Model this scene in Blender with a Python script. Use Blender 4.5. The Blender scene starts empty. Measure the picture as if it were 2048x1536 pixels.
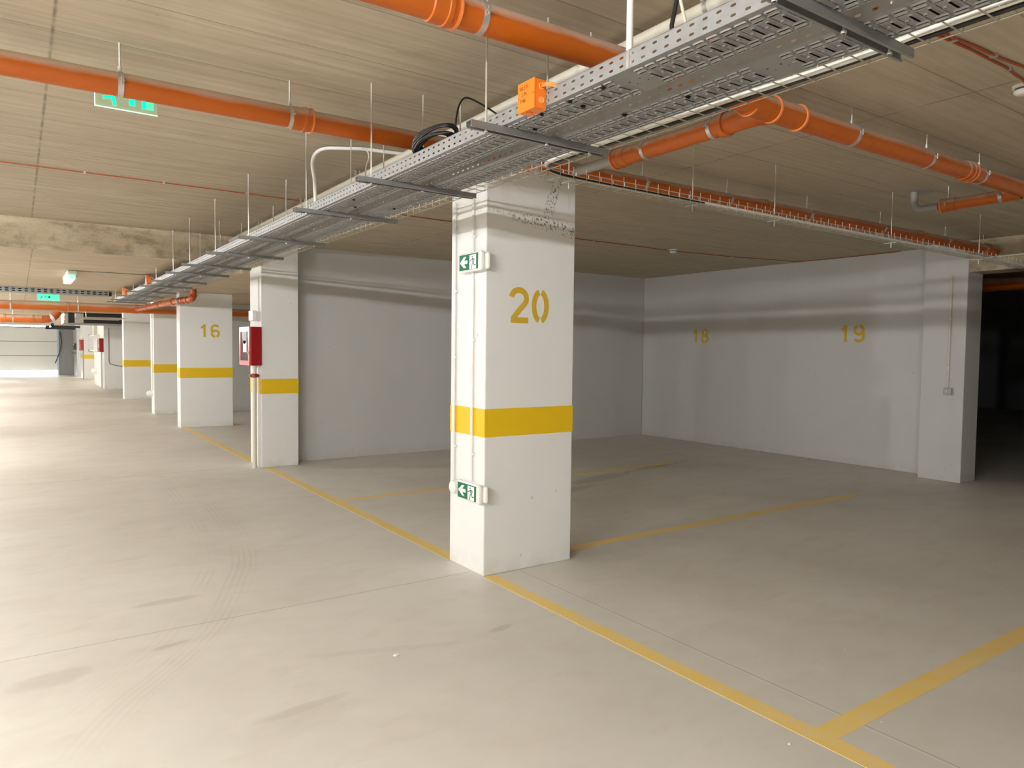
import bpy, math, random
from mathutils import Vector, Matrix
from mathutils.geometry import delaunay_2d_cdt
random.seed(7)
PI = math.pi
SC = bpy.context.scene
COL = SC.collection
ZC = 2.93      # high ceiling
ZL = 2.60      # low ceiling beyond the step
YS = 9.42      # step between the two

# ------------------------------------------------------------------ mesh helpers
class MB:
    def __init__(s): s.v = []; s.f = []
    def add(s, vs, fs):
        o = len(s.v); s.v += [tuple(p) for p in vs]; s.f += [tuple(i + o for i in f) for f in fs]; return s
    def box(s, x0, x1, y0, y1, z0, z1):
        vs = [(x0,y0,z0),(x1,y0,z0),(x1,y1,z0),(x0,y1,z0),(x0,y0,z1),(x1,y0,z1),(x1,y1,z1),(x0,y1,z1)]
        return s.add(vs, [(0,3,2,1),(4,5,6,7),(0,1,5,4),(1,2,6,5),(2,3,7,6),(3,0,4,7)])
    def lathe(s, p, d, prof, n=24, closed=False):
        d = Vector(d).normalized(); p = Vector(p)
        a = d.orthogonal().normalized(); b = d.cross(a)
        vs = []; fs = []; m = len(prof)
        for (t, r) in prof:
            for k in range(n):
                th = 2*PI*k/n
                vs.append(p + d*t + (a*math.cos(th) + b*math.sin(th))*max(r, 1e-5))
        for i in range(m if closed else m-1):
            j = (i+1) % m
            for k in range(n):
                k2 = (k+1) % n
                fs.append((i*n+k, i*n+k2, j*n+k2, j*n+k))
        if not closed:
            fs.append(tuple(range(n-1, -1, -1))); fs.append(tuple((m-1)*n+k for k in range(n)))
        return s.add(vs, fs)
    def cyl(s, p0, p1, r, n=16):
        p0 = Vector(p0); p1 = Vector(p1); L = (p1-p0).length
        return s.lathe(p0, p1-p0, [(0, r), (L, r)], n)
    def ring(s, p, d, r0, r1, w, n=28):
        return s.lathe(p, d, [(-w/2, r0), (-w/2, r1), (w/2, r1), (w/2, r0)], n, closed=True)
    def tube(s, pts, r, n=10):
        pts = [Vector(p) for p in pts]; m = len(pts)
        t0 = (pts[1]-pts[0]).normalized(); a = t0.orthogonal().normalized()
        vs = []; fs = []
        for i, p in enumerate(pts):
            t = (pts[min(i+1, m-1)] - pts[max(i-1, 0)]).normalized()
            a = (a - t*a.dot(t)).normalized(); b = t.cross(a)
            for k in range(n):
                th = 2*PI*k/n; vs.append(p + (a*math.cos(th) + b*math.sin(th))*r)
        for i in range(m-1):
            for k in range(n):
                k2 = (k+1) % n; fs.append((i*n+k, i*n+k2, (i+1)*n+k2, (i+1)*n+k))
        fs.append(tuple(range(n-1, -1, -1))); fs.append(tuple((m-1)*n+k for k in range(n)))
        return s.add(vs, fs)
    def extrude_poly(s, pts, fn, t):
        """pts: 2D outline, fn(u, v, w) -> world, thickness t"""
        n = len(pts)
        vs = [fn(u, v, 0) for u, v in pts] + [fn(u, v, t) for u, v in pts]
        fs = [tuple(range(n-1, -1, -1)), tuple(range(n, 2*n))]
        fs += [(i, (i+1) % n, n+(i+1) % n, n+i) for i in range(n)]
        return s.add(vs, fs)
    def stroke(s, path, w, fn, t=0.001):
        """ribbon of width w along a 2D path"""
        m = len(path); L = []; R = []
        for i in range(m):
            a = Vector(path[max(i-1, 0)]); b = Vector(path[min(i+1, m-1)]); d = (b-a)
            d = d.normalized() if d.length > 0 else Vector((1, 0)); nrm = Vector((-d.y, d.x))
            p = Vector(path[i]); L.append(p+nrm*w/2); R.append(p-nrm*w/2)
        for i in range(m-1):
            s.extrude_poly([L[i], R[i], R[i+1], L[i+1]], fn, t)
        return s
    def build(s, name, mat, parent=None, smooth=None, bevel=0, props=None):
        me = bpy.data.meshes.new(name); me.from_pydata(s.v, [], s.f); me.validate(); me.update()
        me.materials.append(mat)
        import bmesh
        bm = bmesh.new(); bm.from_mesh(me); bmesh.ops.recalc_face_normals(bm, faces=bm.faces); bm.to_mesh(me); bm.free()
        if smooth:
            me.polygons.foreach_set('use_smooth', [True]*len(me.polygons)); me.set_sharp_from_angle(angle=math.radians(smooth))
        o = bpy.data.objects.new(name, me); COL.objects.link(o)
        if bevel:
            b = o.modifiers.new('bevel', 'BEVEL'); b.width = bevel; b.segments = 2; b.limit_method = 'ANGLE'
        if parent:
            o.parent = parent
            if not parent.parent: o.matrix_parent_inverse = Matrix.Translation(-Vector(parent.location))
        for k, v in (props or {}).items(): o[k] = v
        return o

def tag(o, label, cat, group=None):
    o['label'] = label; o['category'] = cat
    if group: o['group'] = group
    return o
def thing(name, label, cat, loc, group=None):
    o = bpy.data.objects.new(name, None); o.empty_display_size = .05; o.location = loc; COL.objects.link(o)
    return tag(o, label, cat, group)
def struct(o): o['kind'] = 'structure'; return o
def arc(cx, cy, rx, ry, a0, a1, n=14):
    return [(cx + rx*math.cos(math.radians(a0+(a1-a0)*i/n)), cy + ry*math.sin(math.radians(a0+(a1-a0)*i/n))) for i in range(n+1)]
def bend(p, q, r, rad, n=8):
    """fillet the corner q of p-q-r"""
    p, q, r = Vector(p), Vector(q), Vector(r)
    a = q + (p-q).normalized()*rad; b = q + (r-q).normalized()*rad
    return [a*(1-t)**2 + q*2*t*(1-t) + b*t*t for t in [i/n for i in range(n+1)]]

# ------------------------------------------------------------------ materials
class NT:
    def __init__(s, name):
        s.m = bpy.data.materials.new(name); s.m.use_nodes = True; s.t = s.m.node_tree
        s.b = s.t.nodes['Principled BSDF']; s.tc = s.n('ShaderNodeTexCoord')
        s.sep = s.n('ShaderNodeSeparateXYZ', Vector=s.tc.outputs['Object'])
        s.X, s.Y, s.Z = s.sep.outputs
    def n(s, typ, **kw):
        nd = s.t.nodes.new(typ)
        for k, v in kw.items():
            if k in nd.inputs.keys(): s.set(nd.inputs[k], v)
            else: setattr(nd, k, v)
        return nd
    def set(s, sock, v):
        if hasattr(v, 'is_output'): s.t.links.new(v, sock)
        else: sock.default_value = v
    def math(s, op, a, b=None, c=None, clamp=False):
        nd = s.t.nodes.new('ShaderNodeMath'); nd.operation = op; nd.use_clamp = clamp
        for i, v in enumerate((a, b, c)):
            if v is not None: s.set(nd.inputs[i], v)
        return nd.outputs[0]
    def mapped(s, scale):
        return s.n('ShaderNodeMapping', Vector=s.tc.outputs['Object'], Scale=scale).outputs[0]
    def noise(s, scale=5., detail=4., rough=.55, vec=None, dist=0.):
        nd = s.n('ShaderNodeTexNoise', Scale=scale, Detail=detail, Roughness=rough, Distortion=dist)
        s.set(nd.inputs['Vector'], vec if vec is not None else s.tc.outputs['Object'])
        return nd.outputs['Fac']
    def ramp(s, fac, stops):
        nd = s.n('ShaderNodeValToRGB', Fac=fac); e = nd.color_ramp.elements
        while len(e) < len(stops): e.new(.5)
        for el, (p, c) in zip(e, stops):
            el.position = p; el.color = c if len(c) == 4 else (*c, 1)
        return nd.outputs['Color']
    def mr(s, v, a, b, c=0., d=1.):
        nd = s.n('ShaderNodeMapRange'); nd.clamp = True
        for k, x in zip(('Value', 'From Min', 'From Max', 'To Min', 'To Max'), (v, a, b, c, d)): s.set(nd.inputs[k], x)
        return nd.outputs[0]
    def mix(s, fac, a, b, typ='MIX'):
        nd = s.n('ShaderNodeMix'); nd.data_type = 'RGBA'; nd.blend_type = typ
        s.set(nd.inputs[0], fac)
        for i, v in ((6, a), (7, b)):
            s.set(nd.inputs[i], v if hasattr(v, 'is_output') or len(v) == 4 else (*v, 1))
        return nd.outputs[2]
    def bump(s, h, strength=.3, dist=.01):
        nd = s.n('ShaderNodeBump', Strength=strength, Distance=dist, Height=h); s.set(s.b.inputs['Normal'], nd.outputs[0])
    def out(s, color=None, rough=None, metal=None):
        if color is not None: s.set(s.b.inputs['Base Color'], color if hasattr(color, 'is_output') else (*color, 1))
        if rough is not None: s.set(s.b.inputs['Roughness'], rough)
        if metal is not None: s.set(s.b.inputs['Metallic'], metal)
        return s.m

def simple(name, col, rough=.5, metal=0., var=.08, scale=20., bump=0.):
    t = NT(name); f = t.noise(scale, 3)
    c = t.mix(f, tuple(max(0, x*(1-var)) for x in col), tuple(min(1, x*(1+var)) for x in col))
    if bump: t.bump(f, bump, .004)
    return t.out(c, rough, metal)

def ceiling_mat(name, grain_amt=1., tint=(1, 1, 1)):
    t = NT(name)
    g1 = t.noise(1., 5, .6, t.mapped((.55, 24, 1)), .3)
    g2 = t.noise(1., 5, .65, t.mapped((1.9, 48, 1)), .4)
    big = t.noise(.9, 5, .6)
    yb = t.math('ADD', t.Y, t.math('MULTIPLY', t.noise(.8, 1), .02))
    k = t.math('DIVIDE', t.math('SUBTRACT', yb, .3), .5)
    fy = t.math('ABSOLUTE', t.math('SUBTRACT', t.math('FRACT', k), .5))
    joint = t.mr(fy, .487, .5)
    wn = t.n('ShaderNodeTexWhiteNoise'); wn.noise_dimensions = '2D'
    cb = t.n('ShaderNodeCombineXYZ', X=t.math('FLOOR', t.math('DIVIDE', t.math('SUBTRACT', t.X, .15), 2.0)), Y=t.math('FLOOR', k)).outputs[0]
    t.set(wn.inputs['Vector'], cb)
    fx = t.math('ABSOLUTE', t.math('SUBTRACT', t.math('FRACT', t.math('ADD', t.math('DIVIDE', t.math('SUBTRACT', t.X, .15), 4.0), .5)), .5))
    seam = t.mr(fx, .0, .0028, 1., 0.)
    seam = t.math('MULTIPLY', seam, t.mr(t.noise(6., 3), .3, .6))
    strk = t.mr(t.noise(1., 6, .7, t.mapped((1.1, 9, 1)), .8), .55, .72)
    c = t.ramp(g1, [(.25, (.40*tint[0], .335*tint[1], .235*tint[2])), (.5, (.53*tint[0], .46*tint[1], .345*tint[2])), (.8, (.63*tint[0], .56*tint[1], .445*tint[2]))])
    c = t.mix(t.math('MULTIPLY', t.mr(g2, .36, .47, .78*grain_amt, 0.), t.mr(t.Y, 4.7, 6., .2, 1.)), c, (.27, .205, .135))
    c = t.mix(t.mr(t.noise(2.6, 6, .65, t.mapped((.6, 1.1, 1)), 1.), .45, .72, 0., .42), c, (.34, .285, .20))
    c = t.mix(t.mr(big, .35, .7, .0, .45), c, (.50*tint[0], .415*tint[1], .305*tint[2]))
    c = t.mix(t.math('MULTIPLY', wn.outputs['Value'], .32), c, (.44, .365, .265))
    c = t.mix(t.math('MULTIPLY', strk, .38), c, (.25, .195, .125))
    c = t.mix(t.math('MULTIPLY', joint, .62), c, (.15, .11, .07))
    c = t.mix(t.math('MULTIPLY', seam, .75), c, (.10, .075, .05))
    pit = t.mr(t.noise(17., 2, .5, t.mapped((1, 2.4, 1))), .765, .80)
    c = t.mix(t.math('MULTIPLY', pit, .65), c, (.12, .085, .055))
    h = t.math('ADD', t.math('MULTIPLY', g2, .5), t.math('MULTIPLY', g1, .6))
    h = t.math('SUBTRACT', h, t.math('MULTIPLY', joint, .4))
    t.bump(h, .55, .006)
    return t.out(c, .75)

def beam_mat():
    t = NT('stained_concrete')
    a = t.noise(2.2, 6, .65, t.mapped((1, 1, 3.2))); b = t.noise(9., 5, .7); d = t.noise(30., 3)
    c = t.ramp(a, [(.3, (.30, .24, .155)), (.48, (.52, .44, .31)), (.7, (.64, .56, .42))])
    c = t.mix(t.mr(b, .52, .72, 0, .55), c, (.15, .115, .075))
    low = t.math('MULTIPLY', t.mr(t.Z, 2.6, 2.78, 1., 0.), t.mr(t.noise(1.6, 5, .6), .45, .62))
    c = t.mix(t.math('MULTIPLY', low, .6), c, (.13, .105, .07))
    t.bump(t.math('ADD', b, d), .5, .008)
    return t.out(c, .85)

def white_wall(name, honey=False, base=(.72, .715, .70)):
    t = NT(name)
    a = t.noise(1.3, 4); b = t.noise(45., 4, .6); d = t.noise(6., 3)
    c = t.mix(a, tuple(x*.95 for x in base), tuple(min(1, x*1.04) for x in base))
    c = t.mix(t.mr(d, .62, .8, 0, .10), c, (.62, .59, .54))
    v = t.n('ShaderNodeTexVoronoi', Vector=t.mapped((9, 9, 5.5)), Scale=1.); v.feature = 'F1'
    pm = t.mr(v.outputs['Distance'], .035, .075, 1., 0.)
    pm = t.math('MULTIPLY', pm, t.mr(t.noise(2.7, 2), .52, .58))
    c = t.mix(t.math('MULTIPLY', pm, .55), c, (.28, .26, .23))
    row = t.mr(t.math('ABSOLUTE', t.math('SUBTRACT', t.math('FRACT', t.math('ADD', t.math('DIVIDE', t.Z, .56), .28)), .5)), .012, .026, 1., 0.)
    v2 = t.n('ShaderNodeTexVoronoi', Vector=t.mapped((11, 11, 0)), Scale=1.); v2.feature = 'F1'
    dim = t.math('MULTIPLY', t.math('MULTIPLY', t.mr(v2.outputs['Distance'], .08, .2, 1., 0.), row), t.mr(t.noise(2.1, 1), .44, .5))
    c = t.mix(t.math('MULTIPLY', dim, .22), c, (.35, .33, .30))
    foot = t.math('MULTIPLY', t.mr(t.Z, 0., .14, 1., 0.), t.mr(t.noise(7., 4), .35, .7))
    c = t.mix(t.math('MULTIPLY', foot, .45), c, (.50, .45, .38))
    h = t.math('SUBTRACT', t.math('ADD', t.math('MULTIPLY', b, .25), t.math('MULTIPLY', d, .5)), t.math('ADD', t.math('MULTIPLY', pm, 1.2), t.math('MULTIPLY', dim, 1.1)))
    if honey:
        zz = t.math('ADD', t.Z, t.math('MULTIPLY', t.math('SUBTRACT', t.X, 3.0), .12))
        reg = t.math('MULTIPLY', t.mr(t.math('ABSOLUTE', t.math('SUBTRACT', zz, 2.46)), .0, .075, 1., 0.), t.mr(t.X, 2.66, 3.1, .35, 1.))
        reg2 = t.math('MULTIPLY', t.mr(t.math('ABSOLUTE', t.math('SUBTRACT', t.math('SUBTRACT', t.X, 3.13), t.math('MULTIPLY', t.math('SUBTRACT', t.Z, 2.55), .35))), .0, .07, 1., 0.), t.mr(t.Z, 2.44, 2.48))
        n1 = t.mr(t.noise(58., 2, .5), .54, .62)
        hm = t.math('MULTIPLY', n1, t.mr(t.math('MAXIMUM', reg, reg2), .25, .6), clamp=True)
        c = t.mix(t.math('MULTIPLY', hm, .8), c, (.11, .09, .07))
        h = t.math('SUBTRACT', h, t.math('MULTIPLY', hm, 2.))
    t.bump(h, .28, .006)
    return t.out(c, .62)

def floor_mat():
    t = NT('floor_concrete')
    a = t.noise(.55, 5, .6); b = t.noise(3., 6, .62, t.mapped((.8, 1.6, 1)), .6); d = t.noise(40., 4)
    c = t.ramp(a, [(.3, (.58, .545, .49)), (.55, (.66, .628, .57)), (.75, (.70, .672, .615))])
    c = t.mix(t.mr(b, .5, .78, 0, .5), c, (.57, .51, .425))
    c = t.mix(t.mr(t.noise(1.4, 5, .65, t.mapped((.5, 1.5, 1)), 1.2), .56, .74, 0, .35), c, (.55, .51, .445))
    # saw cuts
    def cut(coord, pos, w=.004): return t.mr(t.math('ABSOLUTE', t.math('SUBTRACT', coord, pos)), w*.5, w*1.2, 1., 0.)
    left = t.mr(t.X, 2.585, 2.6, 1., 0.)
    j = t.math('MULTIPLY', t.math('MAXIMUM', cut(t.Y, 4.25), t.math('MAXIMUM', cut(t.Y, 9.62, .008), cut(t.Y, 15.0, .01))), left)
    c = t.mix(t.math('MULTIPLY', j, .6), c, (.20, .17, .13))
    j2 = t.math('MULTIPLY', cut(t.X, 2.885, .004), t.mr(t.Y, 4.05, 4.1, 1., 0.))
    c = t.mix(t.math('MULTIPLY', j2, .8), c, (.75, .69, .60))
    j3 = t.math('MULTIPLY', cut(t.X, 2.897, .004), t.mr(t.Y, 4.05, 4.1, 1., 0.))
    c = t.mix(t.math('MULTIPLY', j3, .5), c, (.22, .19, .15))
    # tyre tracks: x as a function of y
    fc = t.n('ShaderNodeFloatCurve'); cm = fc.mapping.curves[0]
    pts = [(3.0, .12), (3.37, .31), (3.85, .67), (4.2, .885), (4.83, 1.145), (5.5, 1.36), (6.5, 1.49), (8.15, 1.57), (11., 1.58)]
    P = [((y-3)/8, x/2) for y, x in pts]
    cm.points[0].location = P[0]; cm.points[1].location = P[-1]
    for p in P[1:-1]: cm.points.new(*p)
    fc.mapping.update()
    t.set(fc.inputs['Value'], t.mr(t.Y, 3., 11.))
    dx = t.math('SUBTRACT', t.X, t.math('MULTIPLY', fc.outputs[0], 2.))
    rng = t.math('MULTIPLY', t.mr(t.Y, 2.9, 3.8), t.mr(t.Y, 8.6, 10.6, 1., 0.))
    st = t.math('ADD', t.math('MULTIPLY', t.math('SINE', t.math('MULTIPLY', dx, 150.)), .5), .5)
    band = t.math('MULTIPLY', t.mr(t.math('ABSOLUTE', dx), .08, .11, 1., 0.), t.mr(st, .25, .8))
    band = t.math('MULTIPLY', t.math('MULTIPLY', band, rng), t.mr(t.noise(2.4, 3), .32, .6))
    c = t.mix(t.math('MULTIPLY', band, .30), c, (.48, .43, .36))
    dx2 = t.math('ADD', dx, .25)
    band2 = t.math('MULTIPLY', t.mr(t.math('ABSOLUTE', dx2), .06, .1, 1., 0.), t.mr(t.math('SINE', t.math('MULTIPLY', dx2, 130.)), -.2, .8))
    band2 = t.math('MULTIPLY', t.math('MULTIPLY', band2, rng), t.mr(t.noise(1.7, 3), .42, .62))
    c = t.mix(t.math('MULTIPLY', band2, .26), c, (.49, .44, .37))
    # scuffs and smears with a shape of their own
    def blot(x, y, rx, ry, ang, amt, col, c):
        ca, sa = math.cos(ang), math.sin(ang)
        ux = t.math('SUBTRACT', t.X, x); uy = t.math('SUBTRACT', t.Y, y)
        p = t.math('DIVIDE', t.math('ADD', t.math('MULTIPLY', ux, ca), t.math('MULTIPLY', uy, sa)), rx)
        q = t.math('DIVIDE', t.math('SUBTRACT', t.math('MULTIPLY', uy, ca), t.math('MULTIPLY', ux, sa)), ry)
        r = t.math('ADD', t.math('MULTIPLY', p, p), t.math('MULTIPLY', q, q))
        r = t.math('ADD', r, t.math('MULTIPLY', t.math('SUBTRACT', t.noise(9., 3), .5), 1.1))
        return t.mix(t.mr(r, .35, 1., amt, 0.), c, col)
    for b_ in ((.72, 4.74, .22, .055, .05, .26), (.63, 4.02, .12, .028, .25, .30), (.5, 3.98, .3, .1, .3, .06), (.98, 3.0, .26, .04, .12, .2), (.93, 2.9, .32, .13, .1, .12),
               (1.55, 3.36, .5, .04, -.35, .12), (2.2, 3.28, .1, .035, .2, .35), (5.9, 6.6, .7, .16, .25, .4), (5.0, 6.2, .6, .12, .2, .4), (7.2, 6.9, .9, .1, .2, .35), (4.9, 7.2, 1.2, .12, .15, .3), (.1, 3.9, .2, .1, .2, .25)):
        c = blot(*b_, (.30, .27, .225), c)
    spk = t.mr(t.noise(65., 1), .80, .83)
    c = t.mix(t.math('MULTIPLY', spk, .45), c, (.18, .15, .12))
    t.bump(t.math('ADD', t.math('MULTIPLY', d, .25), t.math('SUBTRACT', b, t.math('MULTIPLY', j, 2.))), .10, .004)
    return t.out(c, t.mr(b, .3, .7, .42, .58))

def pipe_mat(name, col=(.50, .108, .004), dust=.75, rough=.38):
    t = NT(name)
    geo = t.n('ShaderNodeNewGeometry'); nz = t.n('ShaderNodeSeparateXYZ', Vector=geo.outputs['Normal']).outputs[2]
    a = t.noise(5., 5, .6, t.mapped((.6, 3, 3))); f = t.noise(22., 4)
    c = t.mix(a, tuple(x*.88 for x in col), tuple(min(1, x*1.1) for x in col))
    up = t.math('ADD', nz, t.math('MULTIPLY', t.math('SUBTRACT', a, .5), .8))
    c = t.mix(t.mr(up, .0, .5, 0, dust), c, (.56, .47, .38))      # settled dust lying on the top of the pipe
    sc = t.mr(t.noise(1., 3, .6, t.mapped((3, 60, 60))), .66, .72, 0, .12)
    c = t.mix(sc, c, (.75, .33, .14))
    return t.out(c, t.mr(f, .3, .7, rough-.06, rough+.14))

def galv(name, base=(.62, .63, .63), rough=.42, metal=.85):
    t = NT(name)
    v = t.n('ShaderNodeTexVoronoi', Vector=t.mapped((60, 25, 60)), Scale=1.)
    n1 = t.noise(8., 4); 
    c = t.mix(t.math('MULTIPLY', v.outputs['Color'], .5), tuple(x*.86 for x in base), tuple(min(1, x*1.08) for x in base))
    c = t.mix(t.mr(n1, .4, .8, 0, .25), c, tuple(x*.75 for x in base))
    return t.out(c, t.mr(v.outputs['Color'], 0., 1., rough-.06, rough+.10), metal)

def paint_yellow(name, col, worn=0., ):
    t = NT(name); a = t.noise(7., 5, .65); b = t.noise(38., 3)
    c = t.mix(a, tuple(x*.93 for x in col), tuple(min(1, x*1.05) for x in col))
    if worn:
        w = t.mr(t.math('ADD', t.math('MULTIPLY', a, .6), t.math('MULTIPLY', b, .4)), .46, .66, .04, worn)
        c = t.mix(w, c, (.66, .60, .50))
    t.bump(b, .15, .002)
    return t.out(c, .55)

def emit_mat(name, col, strength, base=(.8, .8, .8)):
    t = NT(name); t.out(base, .4)
    t.b.inputs['Emission Color'].default_value = (*col, 1); t.b.inputs['Emission Strength'].default_value = strength
    return t.m

M = dict(
 ceil=ceiling_mat('board_formed_concrete'), ceil_low=ceiling_mat('board_formed_concrete_low', 1.1, (1.12, 1.08, 1.03)), beam=beam_mat(),
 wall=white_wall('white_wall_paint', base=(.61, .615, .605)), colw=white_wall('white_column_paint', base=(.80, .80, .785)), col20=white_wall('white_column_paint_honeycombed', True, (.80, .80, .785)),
 floor=floor_mat(),
 orange=pipe_mat('orange_pvc'), orange2=pipe_mat('orange_pvc_reddish', (.48, .095, .018), .15, .26), rim=simple('orange_socket_rim', (.80, .25, .07), .4),
 galv=galv('galvanised_sheet', (.35, .355, .35), .45, .35), galvd=galv('galvanised_channel', (.33, .335, .325), .45, .6), zinc=galv('zinc_rod', (.66, .63, .57), .42, .7),
 clamp=galv('clamp_steel', (.72, .71, .69), .35, .8), wire=galv('zinc_wire', (.70, .66, .58), .38, .7),
 white_pvc=simple('white_pvc', (.80, .79, .76), .4, var=.03), cream=simple('cream_pvc', (.68, .64, .54), .42, var=.05), grey_pvc=simple('grey_pvc', (.33, .32, .30), .45),
 black=simple('black_cable_sheath', (.012, .012, .012), .38), black2=simple('black_plastic', (.02, .02, .022), .5),
 band=paint_yellow('yellow_band_paint', (.80, .52, .004)), num=paint_yellow('yellow_stencil_paint', (.66, .42, .008), .12), line=paint_yellow('yellow_line_paint', (.84, .60, .17), .45), faint=paint_yellow('yellow_line_faded', (.70, .50, .16), .75),
 box_or=simple('orange_plastic', (.88, .20, .012), .35, var=.03), knock=simple('orange_knockout', (.85, .36, .10), .4), cable_or=simple('orange_cable', (.80, .26, .06), .45), ink=simple('black_marker', (.006, .003, .002), .8),
 red=simple('red_enamel', (.31, .002, .004), .3, var=.03), redcable=simple('red_cable_sheath', (.38, .075, .02), .5), pinkframe=simple('red_enamel_door', (.52, .05, .06), .3),
 glass_dk=simple('cabinet_glass', (.12, .10, .10), .12), hose=simple('hose_drum', (.30, .31, .32), .5), paper=simple('paper_label', (.85, .80, .78), .6), cast=simple('brass_red_valve', (.30, .045, .02), .4),
 green=simple('sign_green', (.0, .14, .055), .6, var=.03), signw=simple('sign_white', (.85, .87, .84), .35, var=.02), casing=simple('sign_casing', (.82, .81, .76), .35, var=.02), manc=simple('sign_figure', (.0, .06, .03), .4),
 door=simple('door_panel', (.74, .74, .70), .5, var=.04), doorline=simple('door_seam', (.10, .10, .10), .6), dark=simple('dark_gasket', (.035, .035, .04), .6), bluealu=simple('pale_blue_rail', (.50, .62, .70), .4), greywall=simple('grey_end_panel', (.30, .30, .29), .6, var=.1, scale=5),
 foil=galv('insulation_foil', (.62, .60, .54), .3, .8), duct=simple('black_duct', (.012, .012, .015), .35),
 detector=simple('detector_white', (.82, .80, .74), .4, var=.02), detdark=simple('detector_slot', (.12, .11, .10), .6), chip=simple('plaster_crumb', (.82, .80, .74), .8, var=.1), socket=simple('grey_socket', (.45, .44, .42), .45), lampbody=simple('lamp_housing', (.7, .7, .7), .4),
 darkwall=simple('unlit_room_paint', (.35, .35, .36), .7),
)
M['tube'] = emit_mat('lamp_glass', (.975, .988, .985), 2100.)
M['glow'] = emit_mat('green_lit_acrylic_mark', (.0, 1., .38), 1.1, (.0, .5, .25))
M['edge'] = emit_mat('lit_acrylic_edge', (.45, 1., .72), 1.0, (.4, .8, .6))
M['glow2'] = emit_mat('green_lit_exit_face', (.05, .9, .40), .8, (.1, .6, .35))
M['led'] = emit_mat('emergency_lamp_lens', (.9, .95, 1.), .35)
M['mint'] = emit_mat('mint_lit_end', (.25, 1., .6), .6, (.4, .8, .6))
t = NT('clear_green_acrylic'); t.out((.72, .95, .78), .08); t.b.inputs['Transmission Weight'].default_value = .0; t.b.inputs['Alpha'].default_value = .32
M['acrylic'] = t.m

# ------------------------------------------------------------------ camera
f = 1436.30; yaw, pit, rol = 0.602816417, -0.0461964814, 0.0111345242
fw = Vector((math.sin(yaw)*math.cos(pit), math.cos(yaw)*math.cos(pit), math.sin(pit)))
r0 = Vector((math.cos(yaw), -math.sin(yaw), 0)); u0 = r0.cross(fw)
rr = r0*math.cos(rol) + u0*math.sin(rol); uu = -r0*math.sin(rol) + u0*math.cos(rol)
cam = bpy.data.cameras.new('camera'); cam.sensor_width = 36; cam.lens = f/2048*36; cam.clip_start = .05; cam.clip_end = 200
co = bpy.data.objects.new('camera', cam); COL.objects.link(co)
co.matrix_world = Matrix(((rr.x, uu.x, -fw.x, 0), (rr.y, uu.y, -fw.y, 0), (rr.z, uu.z, -fw.z, 1.55), (0, 0, 0, 1)))
SC.camera = co

# ------------------------------------------------------------------ the setting
XR, YW, YE = 9.69, 9.75, 45.
struct(MB().box(-9.3, 26.3, -8.3, 52, -.3, 0).build('floor', M['floor']))
struct(MB().box(-9.3, 26.3, -8.3, YS, ZC, ZC+.3).build('ceiling', M['ceil']))
struct(MB().box(-9.3, 2.60, YS+.02, 46, ZL, ZC+.3).box(2.60, 26.3, 9.98, 46, ZL, ZC+.3).box(2.60, 26.3, YS, 9.98, ZC, ZC+.3).build('ceiling', M['ceil_low']))
struct(MB().box(-9.3, 2.60, YS, YS+.02, ZL, ZC).build('trim_1', M['beam']))
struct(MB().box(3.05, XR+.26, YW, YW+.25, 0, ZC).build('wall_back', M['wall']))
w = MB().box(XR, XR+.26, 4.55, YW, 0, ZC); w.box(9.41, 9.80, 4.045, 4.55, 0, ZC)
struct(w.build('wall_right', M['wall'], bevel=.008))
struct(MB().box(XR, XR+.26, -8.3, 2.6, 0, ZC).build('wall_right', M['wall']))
struct(MB().box(9.42, 9.82, 2.6, 4.045, 2.555, ZC).build('trim_2', M['beam']))
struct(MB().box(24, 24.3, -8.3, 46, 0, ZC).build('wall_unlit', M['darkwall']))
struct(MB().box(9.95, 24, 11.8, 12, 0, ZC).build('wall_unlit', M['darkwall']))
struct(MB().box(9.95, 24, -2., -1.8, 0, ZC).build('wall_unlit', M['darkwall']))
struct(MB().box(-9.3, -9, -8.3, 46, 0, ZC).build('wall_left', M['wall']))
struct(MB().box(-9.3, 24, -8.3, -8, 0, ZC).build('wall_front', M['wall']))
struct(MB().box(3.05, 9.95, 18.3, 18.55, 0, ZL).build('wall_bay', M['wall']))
struct(MB().box(XR, XR+.26, YW, 30, 0, ZL).build('wall_bay', M['wall']))
struct(MB().box(3.05, 9.95, 29.9, 30.2, 0, ZL).build('wall_bay', M['wall']))
struct(MB().box(2.45, 2.7, 42.2, 45, 0, ZL).build('wall_end', M['greywall']))
struct(MB().box(1.76, 2.7, YE, YE+.3, 0, ZL).build('wall_end', M['greywall']))
struct(MB().box(-9.3, -3.2, YE, YE+.3, 0, ZL).build('wall_end', M['greywall']))
# sectional garage door: four panels, seams, dark top rail, pale side track, daylight under it
door = MB()
for i in range(3):
    z0 = .27 + i*.745; door.box(-3.1, 1.72, YE+.03, YE+.09, z0+.012, z0+.735)
dr = struct(door.build('door_1', M['door'], bevel=.006))
s_ = MB()
for i in range(4): s_.box(-3.1, 1.72, YE+.045, YE+.085, .27+i*.745-.014, .27+i*.745+.016)
s_.build('door_seam', M['doorline'], dr)
MB().box(-3.1, 1.9, YE-.02, YE+.1, 2.475, 2.52).build('door_rail', M['dark'], dr)
MB().box(1.72, 1.80, YE-.06, YE+.06, .0, 2.45).build('door_track', M['bluealu'], dr)

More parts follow.
